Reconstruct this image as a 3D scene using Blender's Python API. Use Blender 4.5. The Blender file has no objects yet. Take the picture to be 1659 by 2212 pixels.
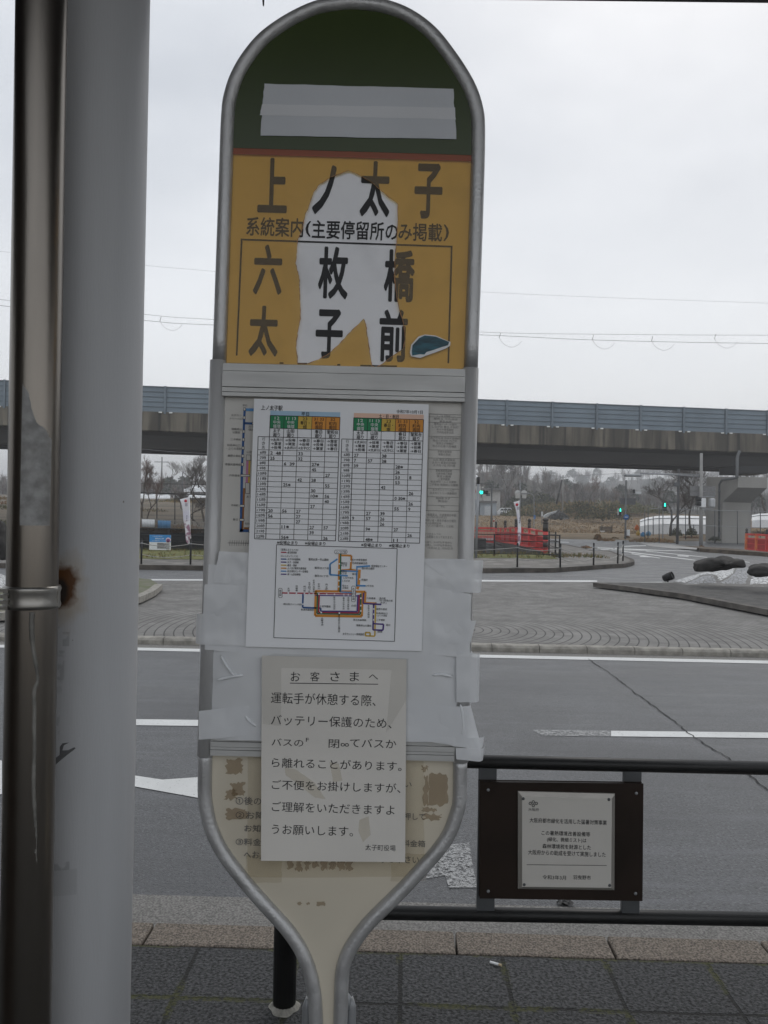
import bpy, math, random
from mathutils import Vector, Matrix, noise
from mathutils.geometry import tessellate_polygon
R = math.radians
SC = bpy.context.scene
COL = SC.collection
random.seed(7)

# ------------------------------------------------------------------ camera, sky, sun, exposure
H = 1.55
cd = bpy.data.cameras.new('camera')
cd.sensor_fit = 'VERTICAL'; cd.sensor_height = 36.0
cd.lens = 36.0 * 1706.0 / 2212.0
cd.clip_start = 0.05; cd.clip_end = 5000
cam = bpy.data.objects.new('camera', cd); COL.objects.link(cam)
CAMR = (Matrix.Rotation(R(90.4), 4, 'X') @ Matrix.Rotation(R(1.0), 4, 'Z'))
cam.matrix_world = Matrix.Translation((0, 0, H)) @ CAMR
SC.camera = cam

SUN_EL, SUN_AZ = 50, 25
w = bpy.data.worlds.new('World'); SC.world = w; w.use_nodes = True
nt = w.node_tree; nt.nodes.clear()
def wn(t, **k):
    n = nt.nodes.new(t)
    for a, b in k.items(): setattr(n, a, b)
    return n
out = wn('ShaderNodeOutputWorld'); bg = wn('ShaderNodeBackground')
sky = wn('ShaderNodeTexSky', sky_type='NISHITA', sun_disc=False, sun_elevation=R(SUN_EL), sun_rotation=R(SUN_AZ), air_density=1.0, dust_density=4.0)
tc = wn('ShaderNodeTexCoord')
mp = wn('ShaderNodeMapping'); mp.inputs['Scale'].default_value = (1.0, 1.0, 2.2)
n1 = wn('ShaderNodeTexNoise'); n1.inputs['Scale'].default_value = 2.0; n1.inputs['Detail'].default_value = 6; n1.inputs['Roughness'].default_value = .5
ramp = wn('ShaderNodeValToRGB')
ramp.color_ramp.elements[0].position = .34; ramp.color_ramp.elements[0].color = (4.35, 4.6, 4.95, 1)
ramp.color_ramp.elements[1].position = .66; ramp.color_ramp.elements[1].color = (6.35, 6.55, 6.8, 1)
sep = wn('ShaderNodeSeparateXYZ')
hr = wn('ShaderNodeMapRange'); hr.inputs['From Min'].default_value = 0.0; hr.inputs['From Max'].default_value = .42
hr.inputs['To Min'].default_value = 1.0; hr.inputs['To Max'].default_value = 0.0
mixh = wn('ShaderNodeMix', data_type='RGBA'); mixh.inputs['B'].default_value = (7.7, 7.8, 7.9, 1)
mixs = wn('ShaderNodeMix', data_type='RGBA'); mixs.inputs['Factor'].default_value = .9
L = nt.links.new
L(tc.outputs['Generated'], mp.inputs['Vector']); L(mp.outputs[0], n1.inputs['Vector']); L(n1.outputs['Fac'], ramp.inputs['Fac'])
L(tc.outputs['Generated'], sep.inputs[0]); L(sep.outputs['Z'], hr.inputs['Value'])
L(hr.outputs[0], mixh.inputs['Factor']); L(ramp.outputs[0], mixh.inputs['A'])
L(sky.outputs[0], mixs.inputs['A']); L(mixh.outputs['Result'], mixs.inputs['B'])
L(mixs.outputs['Result'], bg.inputs['Color']); bg.inputs['Strength'].default_value = 0.128
L(bg.outputs[0], out.inputs['Surface'])
sl = bpy.data.lights.new('sun', 'SUN'); sl.energy = 0.5; sl.angle = R(30); sl.color = (1, .97, .93)
so = bpy.data.objects.new('sun', sl); COL.objects.link(so)
so.rotation_euler = (R(90 - SUN_EL), 0, R(180 - SUN_AZ)); so.location = (0, 0, 30)
SC.view_settings.view_transform = 'Standard'; SC.view_settings.look = 'None'
SC.view_settings.exposure = 0.24; SC.view_settings.gamma = 1.0
SC.render.engine = 'CYCLES'
SC.cycles.max_bounces = 6; SC.cycles.transparent_max_bounces = 12; SC.cycles.use_denoising = True
try: SC.cycles.denoiser = 'OPENIMAGEDENOISE'
except Exception: pass

# ------------------------------------------------------------------ measuring helpers (photograph read at 1659 x 2212)
F = 1706.0
R3 = CAMR.to_3x3()
def ray(px, py): return R3 @ Vector(((px - 829.5) / F, (1106 - py) / F, -1))
def at(px, py, Y):
    d = ray(px, py); return Vector((0, 0, H)) + d * (Y / d.y)
def gnd(px, py, z=0.0):
    d = ray(px, py); t = (z - H) / d.z
    return Vector((0, 0, H)) + d * t
def crop(x0, y0, s):
    return lambda cx, cy: ((x0 + cx / s) * .843, (y0 + cy / s) * .843)
C1 = crop(500, 0, 1659 / 800); C2 = crop(520, 360, 1659 / 760); C3 = crop(500, 900, 1659 / 760)
C4 = crop(500, 1380, 1659 / 780); C5 = crop(480, 1880, 1659 / 780); C7 = crop(1180, 1000, 1659 / 788)
C8 = crop(1180, 1480, 1659 / 788); D3 = crop(1200, 1150, 1659 / 400); D4 = crop(1560, 1150, 1659 / 408)
D5 = crop(340, 1140, 1281 / 220); E2 = crop(0, 1450, 1304 / 560); E6 = crop(0, 1900, 1161 / 380)
E7 = crop(520, 1000, 823 / 160); E8 = crop(1050, 1000, 1080 / 210); C6 = crop(0, 900, 1659 / 600)

# ------------------------------------------------------------------ mesh builder
def frame(d):
    d = d.normalized()
    a = Vector((0, 0, 1)) if abs(d.z) < .9 else Vector((1, 0, 0))
    u = d.cross(a).normalized(); return u, u.cross(d).normalized()
class MB:
    def __init__(s): s.v = []; s.f = []; s.m = []; s.sm = []; s.t = []
    def add(s, vs, fs, m=0, smooth=False):
        b = len(s.v); s.v += [Vector(p) for p in vs]
        for f in fs: s.f.append(tuple(b + i for i in f)); s.m.append(m); s.sm.append(smooth)
        return s
    def box(s, a, b, m=0):
        x0, y0, z0 = a; x1, y1, z1 = b
        return s.add([(x0,y0,z0),(x1,y0,z0),(x1,y1,z0),(x0,y1,z0),(x0,y0,z1),(x1,y0,z1),(x1,y1,z1),(x0,y1,z1)],
                     [(0,3,2,1),(4,5,6,7),(0,1,5,4),(1,2,6,5),(2,3,7,6),(3,0,4,7)], m)
    def bar(s, p, q, wx, wz, m=0, up=(0,0,1)):
        p, q = Vector(p), Vector(q); d = (q - p).normalized(); up = Vector(up)
        u = d.cross(up)
        if u.length < 1e-4: u = Vector((1,0,0))
        u.normalize(); n = u.cross(d).normalized(); vs = []
        for c in (p, q):
            for a, b in ((-1,-1),(1,-1),(1,1),(-1,1)): vs.append(c + u*a*wx/2 + n*b*wz/2)
        return s.add(vs, [(0,1,2,3),(7,6,5,4),(0,4,5,1),(1,5,6,2),(2,6,7,3),(3,7,4,0)], m)
    def tube(s, path, r, seg=10, m=0, cap=True, smooth=True):
        path = [Vector(p) for p in path]; n = len(path); vs = []
        rr = r if isinstance(r, (list, tuple)) else [r] * n
        u = None
        for i in range(n):
            d = (path[min(i+1,n-1)] - path[max(i-1,0)]).normalized()
            if u is None: u, v = frame(d)
            else:
                u = (u - d * u.dot(d)).normalized(); v = u.cross(d).normalized()
            for k in range(seg):
                a = 2*math.pi*k/seg; vs.append(path[i] + (u*math.cos(a) + v*math.sin(a))*rr[i])
        fs = [(i*seg+k, i*seg+(k+1)%seg, (i+1)*seg+(k+1)%seg, (i+1)*seg+k) for i in range(n-1) for k in range(seg)]
        s.add(vs, fs, m, smooth)
        if cap:
            b = len(s.v) - n*seg
            s.f += [tuple(b+k for k in reversed(range(seg))), tuple(b+(n-1)*seg+k for k in range(seg))]; s.m += [m, m]; s.sm += [False, False]
        return s
    def lathe(s, prof, c=(0,0,0), seg=16, m=0, axis=None):
        c = Vector(c); ax = Vector(axis or (0,0,1)); u, v = frame(ax); vs = []
        for r, z in prof:
            for k in range(seg):
                a = 2*math.pi*k/seg; vs.append(c + ax*z + (u*math.cos(a)+v*math.sin(a))*r)
        n = len(prof)
        fs = [(i*seg+k, i*seg+(k+1)%seg, (i+1)*seg+(k+1)%seg, (i+1)*seg+k) for i in range(n-1) for k in range(seg)]
        fs += [tuple(reversed(range(seg))), tuple((n-1)*seg+k for k in range(seg))]
        return s.add(vs, fs, m, True)
    def prism(s, loops, ax, h, m=0, side=True):
        """loops: list of 3-D outlines (first outer, others holes) swept by vector ax*h"""
        if not isinstance(loops[0][0], (list, tuple, Vector)): loops = [loops]
        loops = [[Vector(p) for p in l] for l in loops]
        flat = [p for l in loops for p in l]; n = len(flat); off = Vector(ax) * h
        tris = tessellate_polygon(loops)
        vs = flat + ([p + off for p in flat] if h else [])
        nn = Vector((0,0,0))
        for t in tris: nn += (flat[t[1]]-flat[t[0]]).cross(flat[t[2]]-flat[t[0]])
        flip = nn.dot(Vector(ax)) > 0
        fs = [tuple(reversed(t)) if flip else tuple(t) for t in tris]
        if h:
            fs += [tuple(n+i for i in (t if flip else reversed(t))) for t in tris]
            if side:
                b = 0
                for l in loops:
                    k = len(l)
                    for i in range(k):
                        j = (i+1) % k; q = (b+i, b+j, n+b+j, n+b+i); fs.append(q)
                    b += k
        else: fs = [tuple(reversed(f)) for f in fs]
        return s.add(vs, fs, m)
    def ngrid(s, fn, nu, nv, m=0, smooth=True):
        vs = [fn(i/nu, j/nv) for j in range(nv+1) for i in range(nu+1)]
        fs = [(j*(nu+1)+i, j*(nu+1)+i+1, (j+1)*(nu+1)+i+1, (j+1)*(nu+1)+i) for j in range(nv) for i in range(nu)]
        return s.add(vs, fs, m, smooth)
    def text(s, body, c, w, h, xa, za, m=0, bold=0.0, left=False):
        """body centred on c, w x h metres (either may be None), along axes xa / za"""
        s.t.append((body, Vector(c), w, h, Vector(xa), Vector(za), m, bold, left)); return s
    def _texts(s):
        if not s.t: return
        obs = []
        for body, c, w_, h_, xa, za, m, bold, left in s.t:
            cu = bpy.data.curves.new('lettering', 'FONT'); cu.body = body; cu.resolution_u = 2; cu.offset = bold
            cu.fill_mode = 'FRONT'; cu.offset = 0.0
            o = bpy.data.objects.new('lettering', cu); COL.objects.link(o); obs.append(o)
        dg = bpy.context.evaluated_depsgraph_get()
        for o, (body, c, w_, h_, xa, za, m, bold, left) in zip(obs, s.t):
            me = bpy.data.meshes.new_from_object(o.evaluated_get(dg))
            if len(me.vertices):
                xs = [v.co.x for v in me.vertices]; ys = [v.co.y for v in me.vertices]
                bw = max(xs)-min(xs); bh = max(ys)-min(ys); mx = (max(xs)+min(xs))/2; my = (max(ys)+min(ys))/2
                sx = w_/bw if w_ else None; sy = h_/bh if h_ else None
                sx = sx or sy; sy = sy or sx
                if left: mx = min(xs)
                out = xa.cross(za); k_ = 8 if bold > .02 else 4
                offs = [(0,0)] + ([(bold*math.cos(2*math.pi*j/k_+.4), bold*math.sin(2*math.pi*j/k_+.4)) for j in range(k_)] if bold > 0 else [])
                for j, (ox, oy) in enumerate(offs):
                    s.add([c + xa*((v.co.x+ox-mx)*sx) + za*((v.co.y+oy-my)*sy) + out*(j*.00002) for v in me.vertices], [tuple(p.vertices) for p in me.polygons], m)
            bpy.data.meshes.remove(me)
        for o in obs:
            cu = o.data; bpy.data.objects.remove(o); bpy.data.curves.remove(cu)
        s.t = []
    def build(s, name, mats, parent=None, origin=None, matrix=None):
        s._texts()
        o3 = Vector(origin) if origin is not None else Vector((0,0,0))
        me = bpy.data.meshes.new(name)
        me.from_pydata([p - o3 for p in s.v], [], s.f)
        for k in (mats if isinstance(mats, (list, tuple)) else [mats]): me.materials.append(k)
        me.polygons.foreach_set('material_index', s.m); me.polygons.foreach_set('use_smooth', s.sm); me.update()
        o = bpy.data.objects.new(name, me); COL.objects.link(o)
        if matrix is not None: o.matrix_world = matrix @ Matrix.Translation(o3)
        else: o.location = o3
        if parent: o.parent = parent
        return o
def bevel(o, wd, seg=2):
    md = o.modifiers.new('bevel', 'BEVEL'); md.width = wd; md.segments = seg; md.limit_method = 'ANGLE'; md.angle_limit = R(40); return o
def tag(o, label, cat, group=None, kind=None):
    o['label'] = label; o['category'] = cat
    if group: o['group'] = group
    if kind: o['kind'] = kind
    return o
def struct(o): o['kind'] = 'structure'; return o
def stuff(o, label, cat): return tag(o, label, cat, kind='stuff')
def thing(name, label, cat, loc=(0,0,0), group=None, rot=None):
    o = bpy.data.objects.new(name, None); COL.objects.link(o); o.location = loc; o.empty_display_size = .1
    if rot: o.rotation_euler = rot
    return tag(o, label, cat, group)
def dup(root, loc, label, rot=None, scale=None):
    r = root.copy(); COL.objects.link(r); r.location = loc; r['label'] = label
    if rot: r.rotation_euler = rot
    if scale: r.scale = scale
    for ch in list(root.children):
        c = ch.copy(); COL.objects.link(c); c.parent = r
        for g in list(ch.children):
            d = g.copy(); COL.objects.link(d); d.parent = c
    return r

# ------------------------------------------------------------------ materials
def mat(name, col, rough=.6, metal=0.0, var=.12, scale=8.0, bump=0.0, bscale=60.0, col2=None, spec=.5, detail=4, stretch=None, lo=.35, hi=.65, rvar=0.0):
    m = bpy.data.materials.new(name); m.use_nodes = True; t = m.node_tree; b = t.nodes['Principled BSDF']
    b.inputs['Roughness'].default_value = rough; b.inputs['Metallic'].default_value = metal
    b.inputs['Specular IOR Level'].default_value = spec
    c = t.nodes.new('ShaderNodeTexCoord'); n = t.nodes.new('ShaderNodeTexNoise'); n.inputs['Scale'].default_value = scale; n.inputs['Detail'].default_value = detail
    src = c.outputs['Object']
    if stretch:
        mpn = t.nodes.new('ShaderNodeMapping'); mpn.inputs['Scale'].default_value = stretch; t.links.new(src, mpn.inputs['Vector']); src = mpn.outputs[0]
    t.links.new(src, n.inputs['Vector'])
    r = t.nodes.new('ShaderNodeValToRGB'); r.color_ramp.elements[0].position = lo; r.color_ramp.elements[1].position = hi
    c2 = col2 or tuple(x*(1-var) for x in col); c1 = col if col2 else tuple(min(1, x*(1+var)) for x in col)
    r.color_ramp.elements[0].color = (*c2, 1); r.color_ramp.elements[1].color = (*c1, 1)
    t.links.new(n.outputs['Fac'], r.inputs['Fac']); t.links.new(r.outputs[0], b.inputs['Base Color'])
    if rvar:
        mr = t.nodes.new('ShaderNodeMapRange'); mr.inputs['To Min'].default_value = max(.03, rough-rvar); mr.inputs['To Max'].default_value = rough+rvar
        mr.inputs['From Min'].default_value = .35; mr.inputs['From Max'].default_value = .65
        t.links.new(n.outputs['Fac'], mr.inputs['Value']); t.links.new(mr.outputs[0], b.inputs['Roughness'])
    if bump:
        n2 = t.nodes.new('ShaderNodeTexNoise'); n2.inputs['Scale'].default_value = bscale; n2.inputs['Detail'].default_value = 5
        t.links.new(src, n2.inputs['Vector'])
        bp = t.nodes.new('ShaderNodeBump'); bp.inputs['Strength'].default_value = bump; bp.inputs['Distance'].default_value = .01
        t.links.new(n2.outputs['Fac'], bp.inputs['Height']); t.links.new(bp.outputs[0], b.inputs['Normal'])
    m['ramp'] = r.name
    return m
class NT:
    """small helper to wire extra nodes into a material made by mat()"""
    def __init__(s, m): s.m = m; s.t = m.node_tree; s.b = s.t.nodes['Principled BSDF']
    def n(s, typ, ins=None, **k):
        x = s.t.nodes.new(typ)
        for a, b in k.items(): setattr(x, a, b)
        for a, b in (ins or {}).items():
            if hasattr(b, 'is_output'): s.t.links.new(b, x.inputs[a])
            else: x.inputs[a].default_value = b
        return x
    def math(s, op, a, b=0.0, c=None):
        x = s.n('ShaderNodeMath', {0: a, 1: b}, operation=op)
        if c is not None: x.inputs[2].default_value = c
        return x.outputs[0]
    def mix(s, f, a, b):
        x = s.n('ShaderNodeMix', data_type='RGBA')
        for key, val in (('Factor', f), ('A', a), ('B', b)):
            if hasattr(val, 'is_output'): s.t.links.new(val, x.inputs[key])
            else: x.inputs[key].default_value = val if key == 'Factor' else (*val, 1)
        return x.outputs['Result']
    def col(s): return s.b.inputs['Base Color'].links[0].from_socket
    def setcol(s, o): s.t.links.new(o, s.b.inputs['Base Color'])
    def obj(s): return s.n('ShaderNodeTexCoord').outputs['Object']
    def noise(s, scale, detail=4, vec=None, stretch=None, rough=.5):
        v = vec or s.obj()
        if stretch: v = s.n('ShaderNodeMapping', {'Vector': v, 'Scale': stretch}).outputs[0]
        return s.n('ShaderNodeTexNoise', {'Vector': v, 'Scale': scale, 'Detail': detail, 'Roughness': rough}).outputs['Fac']
    def step(s, v, lo, hi, a=0.0, b=1.0):
        return s.n('ShaderNodeMapRange', {'Value': v, 'From Min': lo, 'From Max': hi, 'To Min': a, 'To Max': b}).outputs[0]
def emit(name, col, st):
    m = bpy.data.materials.new(name); m.use_nodes = True; b = m.node_tree.nodes['Principled BSDF']
    b.inputs['Base Color'].default_value = (*col, 1); b.inputs['Emission Color'].default_value = (*col, 1); b.inputs['Emission Strength'].default_value = st
    return m
def film(name, tint, dcol, alpha, rough=.25, refl=.04):
    m = bpy.data.materials.new(name); m.use_nodes = True; t = m.node_tree; t.nodes.clear()
    o = t.nodes.new('ShaderNodeOutputMaterial'); tr = t.nodes.new('ShaderNodeBsdfTransparent'); tr.inputs['Color'].default_value = (*tint, 1)
    d = t.nodes.new('ShaderNodeBsdfDiffuse'); d.inputs['Color'].default_value = (*dcol, 1)
    g = t.nodes.new('ShaderNodeBsdfGlossy'); g.inputs['Roughness'].default_value = rough
    c = t.nodes.new('ShaderNodeTexCoord'); n = t.nodes.new('ShaderNodeTexNoise'); n.inputs['Scale'].default_value = 9; n.inputs['Detail'].default_value = 5
    mr = t.nodes.new('ShaderNodeMapRange'); mr.inputs['To Min'].default_value = alpha*.8; mr.inputs['To Max'].default_value = min(1, alpha*1.2)
    t.links.new(c.outputs['Object'], n.inputs['Vector']); t.links.new(n.outputs['Fac'], mr.inputs['Value'])
    a = t.nodes.new('ShaderNodeMixShader'); b = t.nodes.new('ShaderNodeMixShader'); b.inputs[0].default_value = refl
    t.links.new(mr.outputs[0], a.inputs[0]); t.links.new(tr.outputs[0], a.inputs[1]); t.links.new(d.outputs[0], a.inputs[2])
    t.links.new(a.outputs[0], b.inputs[1]); t.links.new(g.outputs[0], b.inputs[2]); t.links.new(b.outputs[0], o.inputs['Surface'])
    return m

M = {}
M['alu'] = mat('aluminium', (.50,.50,.50), .44, .6, .08, 30, .15, 200, rvar=.08)
M['alu_rail'] = mat('anodised_rail', (.55,.55,.55), .48, .3, .10, 14, .12, 200, stretch=(1,1,.3))
M['alu_band'] = mat('aluminium_band', (.50,.50,.49), .5, .35, .1, 6, .1, 300, stretch=(1,1,8))
M['paper'] = mat('paper', (.84,.85,.87), .75, 0, .02, 5, .05, 20)
M['old_paper'] = mat('aged_paper', (.60,.585,.55), .6, 0, .05, 6, .05, 30)
M['tape'] = mat('white_tape', (.74,.755,.775), .42, 0, .05, 9, .25, 25)
M['tape_film'] = film('white_tape_film', (1,1,1), (.79,.805,.825), .80, .28, .06)
M['tape_grey'] = mat('grey_tape', (.56,.58,.61), .55, 0, .03, 6, .1, 60)
M['tape_light'] = mat('light_tape', (.66,.67,.69), .55, 0, .03, 6, .1, 60)
M['notice'] = mat('notice_paper', (.68,.655,.61), .55, 0, .05, 5, .1, 15)
M['ink'] = mat('ink', (.016,.016,.018), .6, 0, .1, 20)
M['grey_ink'] = mat('faded_ink', (.17,.165,.16), .6, 0, .2, 20)
M['pale_ink'] = mat('pale_ink', (.33,.32,.31), .6, 0, .2, 20)
M['white_board'] = mat('white_board', (.80,.80,.82), .4, 0, .07, 14, .05, 30, detail=8, lo=.25, hi=.5)
M['cream'] = mat('cream_acrylic', (.60,.55,.45), .3, 0, .06, 3, .03, 12)
for k, c in dict(green=(.012,.22,.085), yellow=(.62,.42,.07), orange=(.68,.28,.04), ltblue=(.38,.55,.70), peach=(.78,.52,.40),
                 blue=(.03,.10,.28), sky=(.10,.30,.60), red=(.40,.03,.06), purple=(.09,.05,.25), brown=(.30,.12,.03), teal=(.04,.20,.26), pink=(.55,.22,.40), rgreen=(.03,.16,.09)).items():
    M['p_'+k] = mat('print_'+k, c, .6, 0, .06, 10)
M['film_yellow'] = film('yellow_film', (.91,.685,.27), (.36,.22,.035), .13)
M['film_green'] = film('green_film', (.2,.3,.1), (.042,.062,.015), .95)
M['film_orange'] = film('orange_film', (.9,.3,.1), (.28,.06,.012), .85)
M['clear_tape'] = film('clear_tape', (.975,.975,.97), (.5,.48,.44), .05, .2, .035)
M['brown_stain'] = film('adhesive_residue', (.9,.84,.75), (.32,.26,.20), .36, .5, .02)
M['glue'] = film('glue_stain', (.965,.95,.915), (.45,.40,.31), .07, .5, .02)
M['black_metal'] = mat('black_metal', (.010,.010,.010), .42, .0, .2, 20, .05, 80, spec=.35)
M['black_matte'] = mat('black_paint', (.012,.012,.012), .6, 0, .2, 20)
M['brown_board'] = mat('dark_brown_board', (.018,.0105,.007), .55, 0, .25, 5, .05, 40, spec=.25)
M['bar_grey'] = mat('grey_bar', (.09,.095,.1), .45, .3, .1, 10)
M['plate'] = mat('engraved_plate', (.58,.56,.52), .4, 0, .05, 4)
M['plate_edge'] = mat('plate_edge', (.36,.34,.31), .35, .5, .08, 10)
M['grey_metal'] = mat('galvanised_metal', (.28,.29,.30), .5, .4, .1, 4, .05, 30)
M['white_paint'] = mat('white_paint', (.75,.76,.77), .5, 0, .04, 5)
M['concrete'] = mat('concrete', (.30,.295,.28), .85, 0, .15, 1.2, .2, 20, detail=8)
M['rubber'] = mat('dark_rubber', (.01,.01,.01), .7, 0, .1, 10)
# ------------------------------------------------------------------ near ground: pavement, kerb, gutter, road
RZ = -.13
IZ = -.05      # level of the paved island
# line of the near kerb and of the far kerb (points read on the ground)
KA, KB = gnd(300, 2042, 0), gnd(1659, 2083, 0)
FA, FB = gnd(300, 1391.8, RZ), gnd(1659, 1421, RZ)
def along(A, B, x, off=0.0):
    t = (x - A.x) / (B.x - A.x); p = A + (B - A) * t
    n = Vector((-(B-A).y, (B-A).x, 0)).normalized()
    return Vector((p.x, p.y, 0)) + n * off
def strip(mb, A, B, o0, o1, z, x0=-60, x1=60, m=0, n=1):
    for i in range(n):
        a = x0 + (x1-x0)*i/n; b = x0 + (x1-x0)*(i+1)/n
        q = [along(A,B,a,o0), along(A,B,b,o0), along(A,B,b,o1), along(A,B,a,o1)]
        mb.add([(p.x,p.y,z) for p in q], [(0,1,2,3)], m)
    return mb

# pavement of dark square slabs with moss in the joints
pv = mat('pavement_slabs', (.078,.080,.083), .62, 0, .35, 85, 1.0, 110, spec=.3, detail=7, col2=(.004,.0045,.005), lo=.38, hi=.62)
k = NT(pv); o = k.obj()
k0 = along(KA,KB,0)
ang = math.atan2((KB-KA).y, (KB-KA).x)
mpn = k.n('ShaderNodeMapping', {'Vector': o, 'Location': (-.085, -k0.y, 0)}, vector_type='POINT').outputs[0]
rotn = k.n('ShaderNodeVectorRotate', {'Vector': mpn, 'Angle': -ang}, rotation_type='Z_AXIS').outputs[0]
wob = k.n('ShaderNodeTexNoise', {'Vector': o, 'Scale': 9.0, 'Detail': 3})
wv = k.n('ShaderNodeVectorMath', {0: wob.outputs['Color'], 1: (.5,.5,.5)}, operation='SUBTRACT').outputs[0]
wv = k.n('ShaderNodeVectorMath', {0: wv, 'Scale': .012}, operation='SCALE').outputs[0]
vv = k.n('ShaderNodeVectorMath', {0: rotn, 1: wv}, operation='ADD').outputs[0]
br = k.n('ShaderNodeTexBrick', {'Vector': vv, 'Scale': 1.0, 'Mortar Size': .008, 'Mortar Smooth': .35, 'Brick Width': .36, 'Row Height': .30, 'Color1': (1,1,1,1), 'Color2': (.72,.72,.72,1), 'Mortar': (0,0,0,1)}, offset=0.0, squash=1.0)
c = k.n('ShaderNodeMix', {'Factor': .55}, data_type='RGBA', blend_type='MULTIPLY'); k.t.links.new(k.col(), c.inputs['A']); k.t.links.new(br.outputs['Color'], c.inputs['B'])
pos = k.n('ShaderNodeTexVoronoi', {'Vector': o, 'Scale': 210.0}); spk = k.step(pos.outputs['Distance'], .30, .22)
spm = k.math('MULTIPLY', spk, k.step(k.noise(120), .5, .62, 0, .75))
cc = k.mix(spm, c.outputs['Result'], (.19,.195,.20))
gr = k.mix(k.math('MULTIPLY', br.outputs['Fac'], .9), cc, (.007,.007,.006))
moss = k.math('MULTIPLY', k.step(k.noise(4.5, 5), .47, .56), k.step(k.noise(60, 3), .38, .55))
br2 = k.n('ShaderNodeTexBrick', {'Vector': vv, 'Scale': 1.0, 'Mortar Size': .017, 'Mortar Smooth': .5, 'Brick Width': .36, 'Row Height': .30}, offset=0.0)
k.setcol(k.mix(k.math('MULTIPLY', moss, br2.outputs['Fac']), gr, (.05,.053,.012)))
bp = k.b.inputs['Normal'].links[0].from_node
b2 = k.n('ShaderNodeBump', {'Height': br.outputs['Fac'], 'Strength': .8, 'Distance': .01}, invert=True); k.t.links.new(bp.outputs[0], b2.inputs['Normal']); k.t.links.new(b2.outputs[0], k.b.inputs['Normal'])
mb = MB(); strip(mb, KA, KB, -12, 0, 0.0, -40, 40)
struct(mb.build('pavement', pv))

# kerb stones
ks = mat('kerb_stone', (.25,.21,.17), .8, 0, .3, 130, .6, 160, detail=6, col2=(.07,.057,.045), lo=.38, hi=.64)
k = NT(ks); sp = k.step(k.n('ShaderNodeTexVoronoi', {'Vector': k.obj(), 'Scale': 130.0}).outputs['Distance'], .28, .2)
k.setcol(k.mix(k.math('MULTIPLY', sp, k.step(k.noise(60), .45, .6, 0, .7)), k.col(), (.34,.31,.27)))
mb = MB(); x = -12.0
jo = gnd(987, 2058, 0).x; stp = gnd(1332, 2070, 0).x - jo
kk = -14
while kk < 16:
    a = jo + kk*stp + .004; b = jo + (kk+1)*stp - .004
    q = [along(KA,KB,a,.006), along(KA,KB,b,.006), along(KA,KB,b,.16), along(KA,KB,a,.16)]
    mb.add([(p.x,p.y,-.3) for p in q] + [(p.x,p.y,.002) for p in q], [(4,5,6,7),(0,1,5,4),(1,2,6,5),(2,3,7,6),(3,0,4,7)])
    kk += 1
struct(bevel(mb.build('kerb', ks), .008))
# gutter
gm = mat('gutter_concrete', (.25,.242,.228), .75, 0, .2, 120, .5, 140, detail=6, col2=(.10,.097,.09), lo=.36, hi=.64)
mb = MB(); strip(mb, KA, KB, .0, .64, RZ+.002, -40, 40)
struct(mb.build('gutter', gm))

# asphalt
asp = mat('wet_asphalt', (.088,.092,.098), .40, 0, .16, 1.1, .85, 130, spec=.5, detail=9, rvar=.10)
k = NT(asp)
spk = k.step(k.noise(75, 4), .53, .68, 0, .8)
c = k.mix(spk, k.col(), (.19,.195,.20))
c = k.mix(k.step(k.noise(62, 4), .47, .32, 0, .85), c, (.016,.017,.019))
med = k.noise(22, 8, rough=.75); c = k.mix(k.step(med, .55, .74, 0, .55), c, (.15,.155,.165)); c = k.mix(k.step(med, .45, .28, 0, .6), c, (.032,.034,.037))
stk = k.noise(5.0, 8, stretch=(.22,1.6,1), rough=.65); c = k.mix(k.step(stk, .54, .68, 0, .5), c, (.15,.157,.168)); c = k.mix(k.step(stk, .47, .3, 0, .5), c, (.042,.044,.048))
dk = k.step(k.noise(1.0, 5, stretch=(.35,1.0,1)), .48, .66, 0, .62)
c = k.mix(dk, c, (.058,.060,.064))
k.setcol(c)
mb = MB(); strip(mb, KA, KB, .1, 33.0, RZ, -70, 70)
a, b = along(KA,KB,7.4,33), along(KA,KB,70,33)
mb.add([(a.x,a.y,RZ),(b.x,b.y,RZ),(80,120,RZ),(7.4,120,RZ)], [(0,1,2,3)])
struct(mb.build('road', asp))

# crack across the road
def ribbon(mb, pts, wd, z, m=0, jit=0.0):
    ps = [gnd(*p, RZ) for p in pts]; out = []
    for i in range(len(ps)-1):
        n = 14
        for j in range(n): out.append(ps[i].lerp(ps[i+1], j/n) + Vector((random.uniform(-jit,jit), random.uniform(-jit,jit), 0)))
    out.append(ps[-1]); vs = []; fs = []
    for i, p in enumerate(out):
        d = (out[min(i+1,len(out)-1)] - out[max(i-1,0)]); n = Vector((-d.y,d.x,0)).normalized(); ww = wd*random.uniform(.5,1.3)
        vs += [(p.x+n.x*ww/2, p.y+n.y*ww/2, z), (p.x-n.x*ww/2, p.y-n.y*ww/2, z)]
        if i: fs.append((2*i-2, 2*i-1, 2*i+1, 2*i))
    return mb.add(vs, fs, m)
mb = MB()
ribbon(mb, [C8(690,440), C8(830,535), C8(950,630), C8(1120,750), C8(1260,865), C8(1430,965), C8(1659,1150)], .011, RZ+.006, 0, .011)
struct(mb.build('road_crack', mat('crack_dark', (.008,.008,.008), .8)))
# darker repair patch beside the crack
mb = MB()

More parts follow.
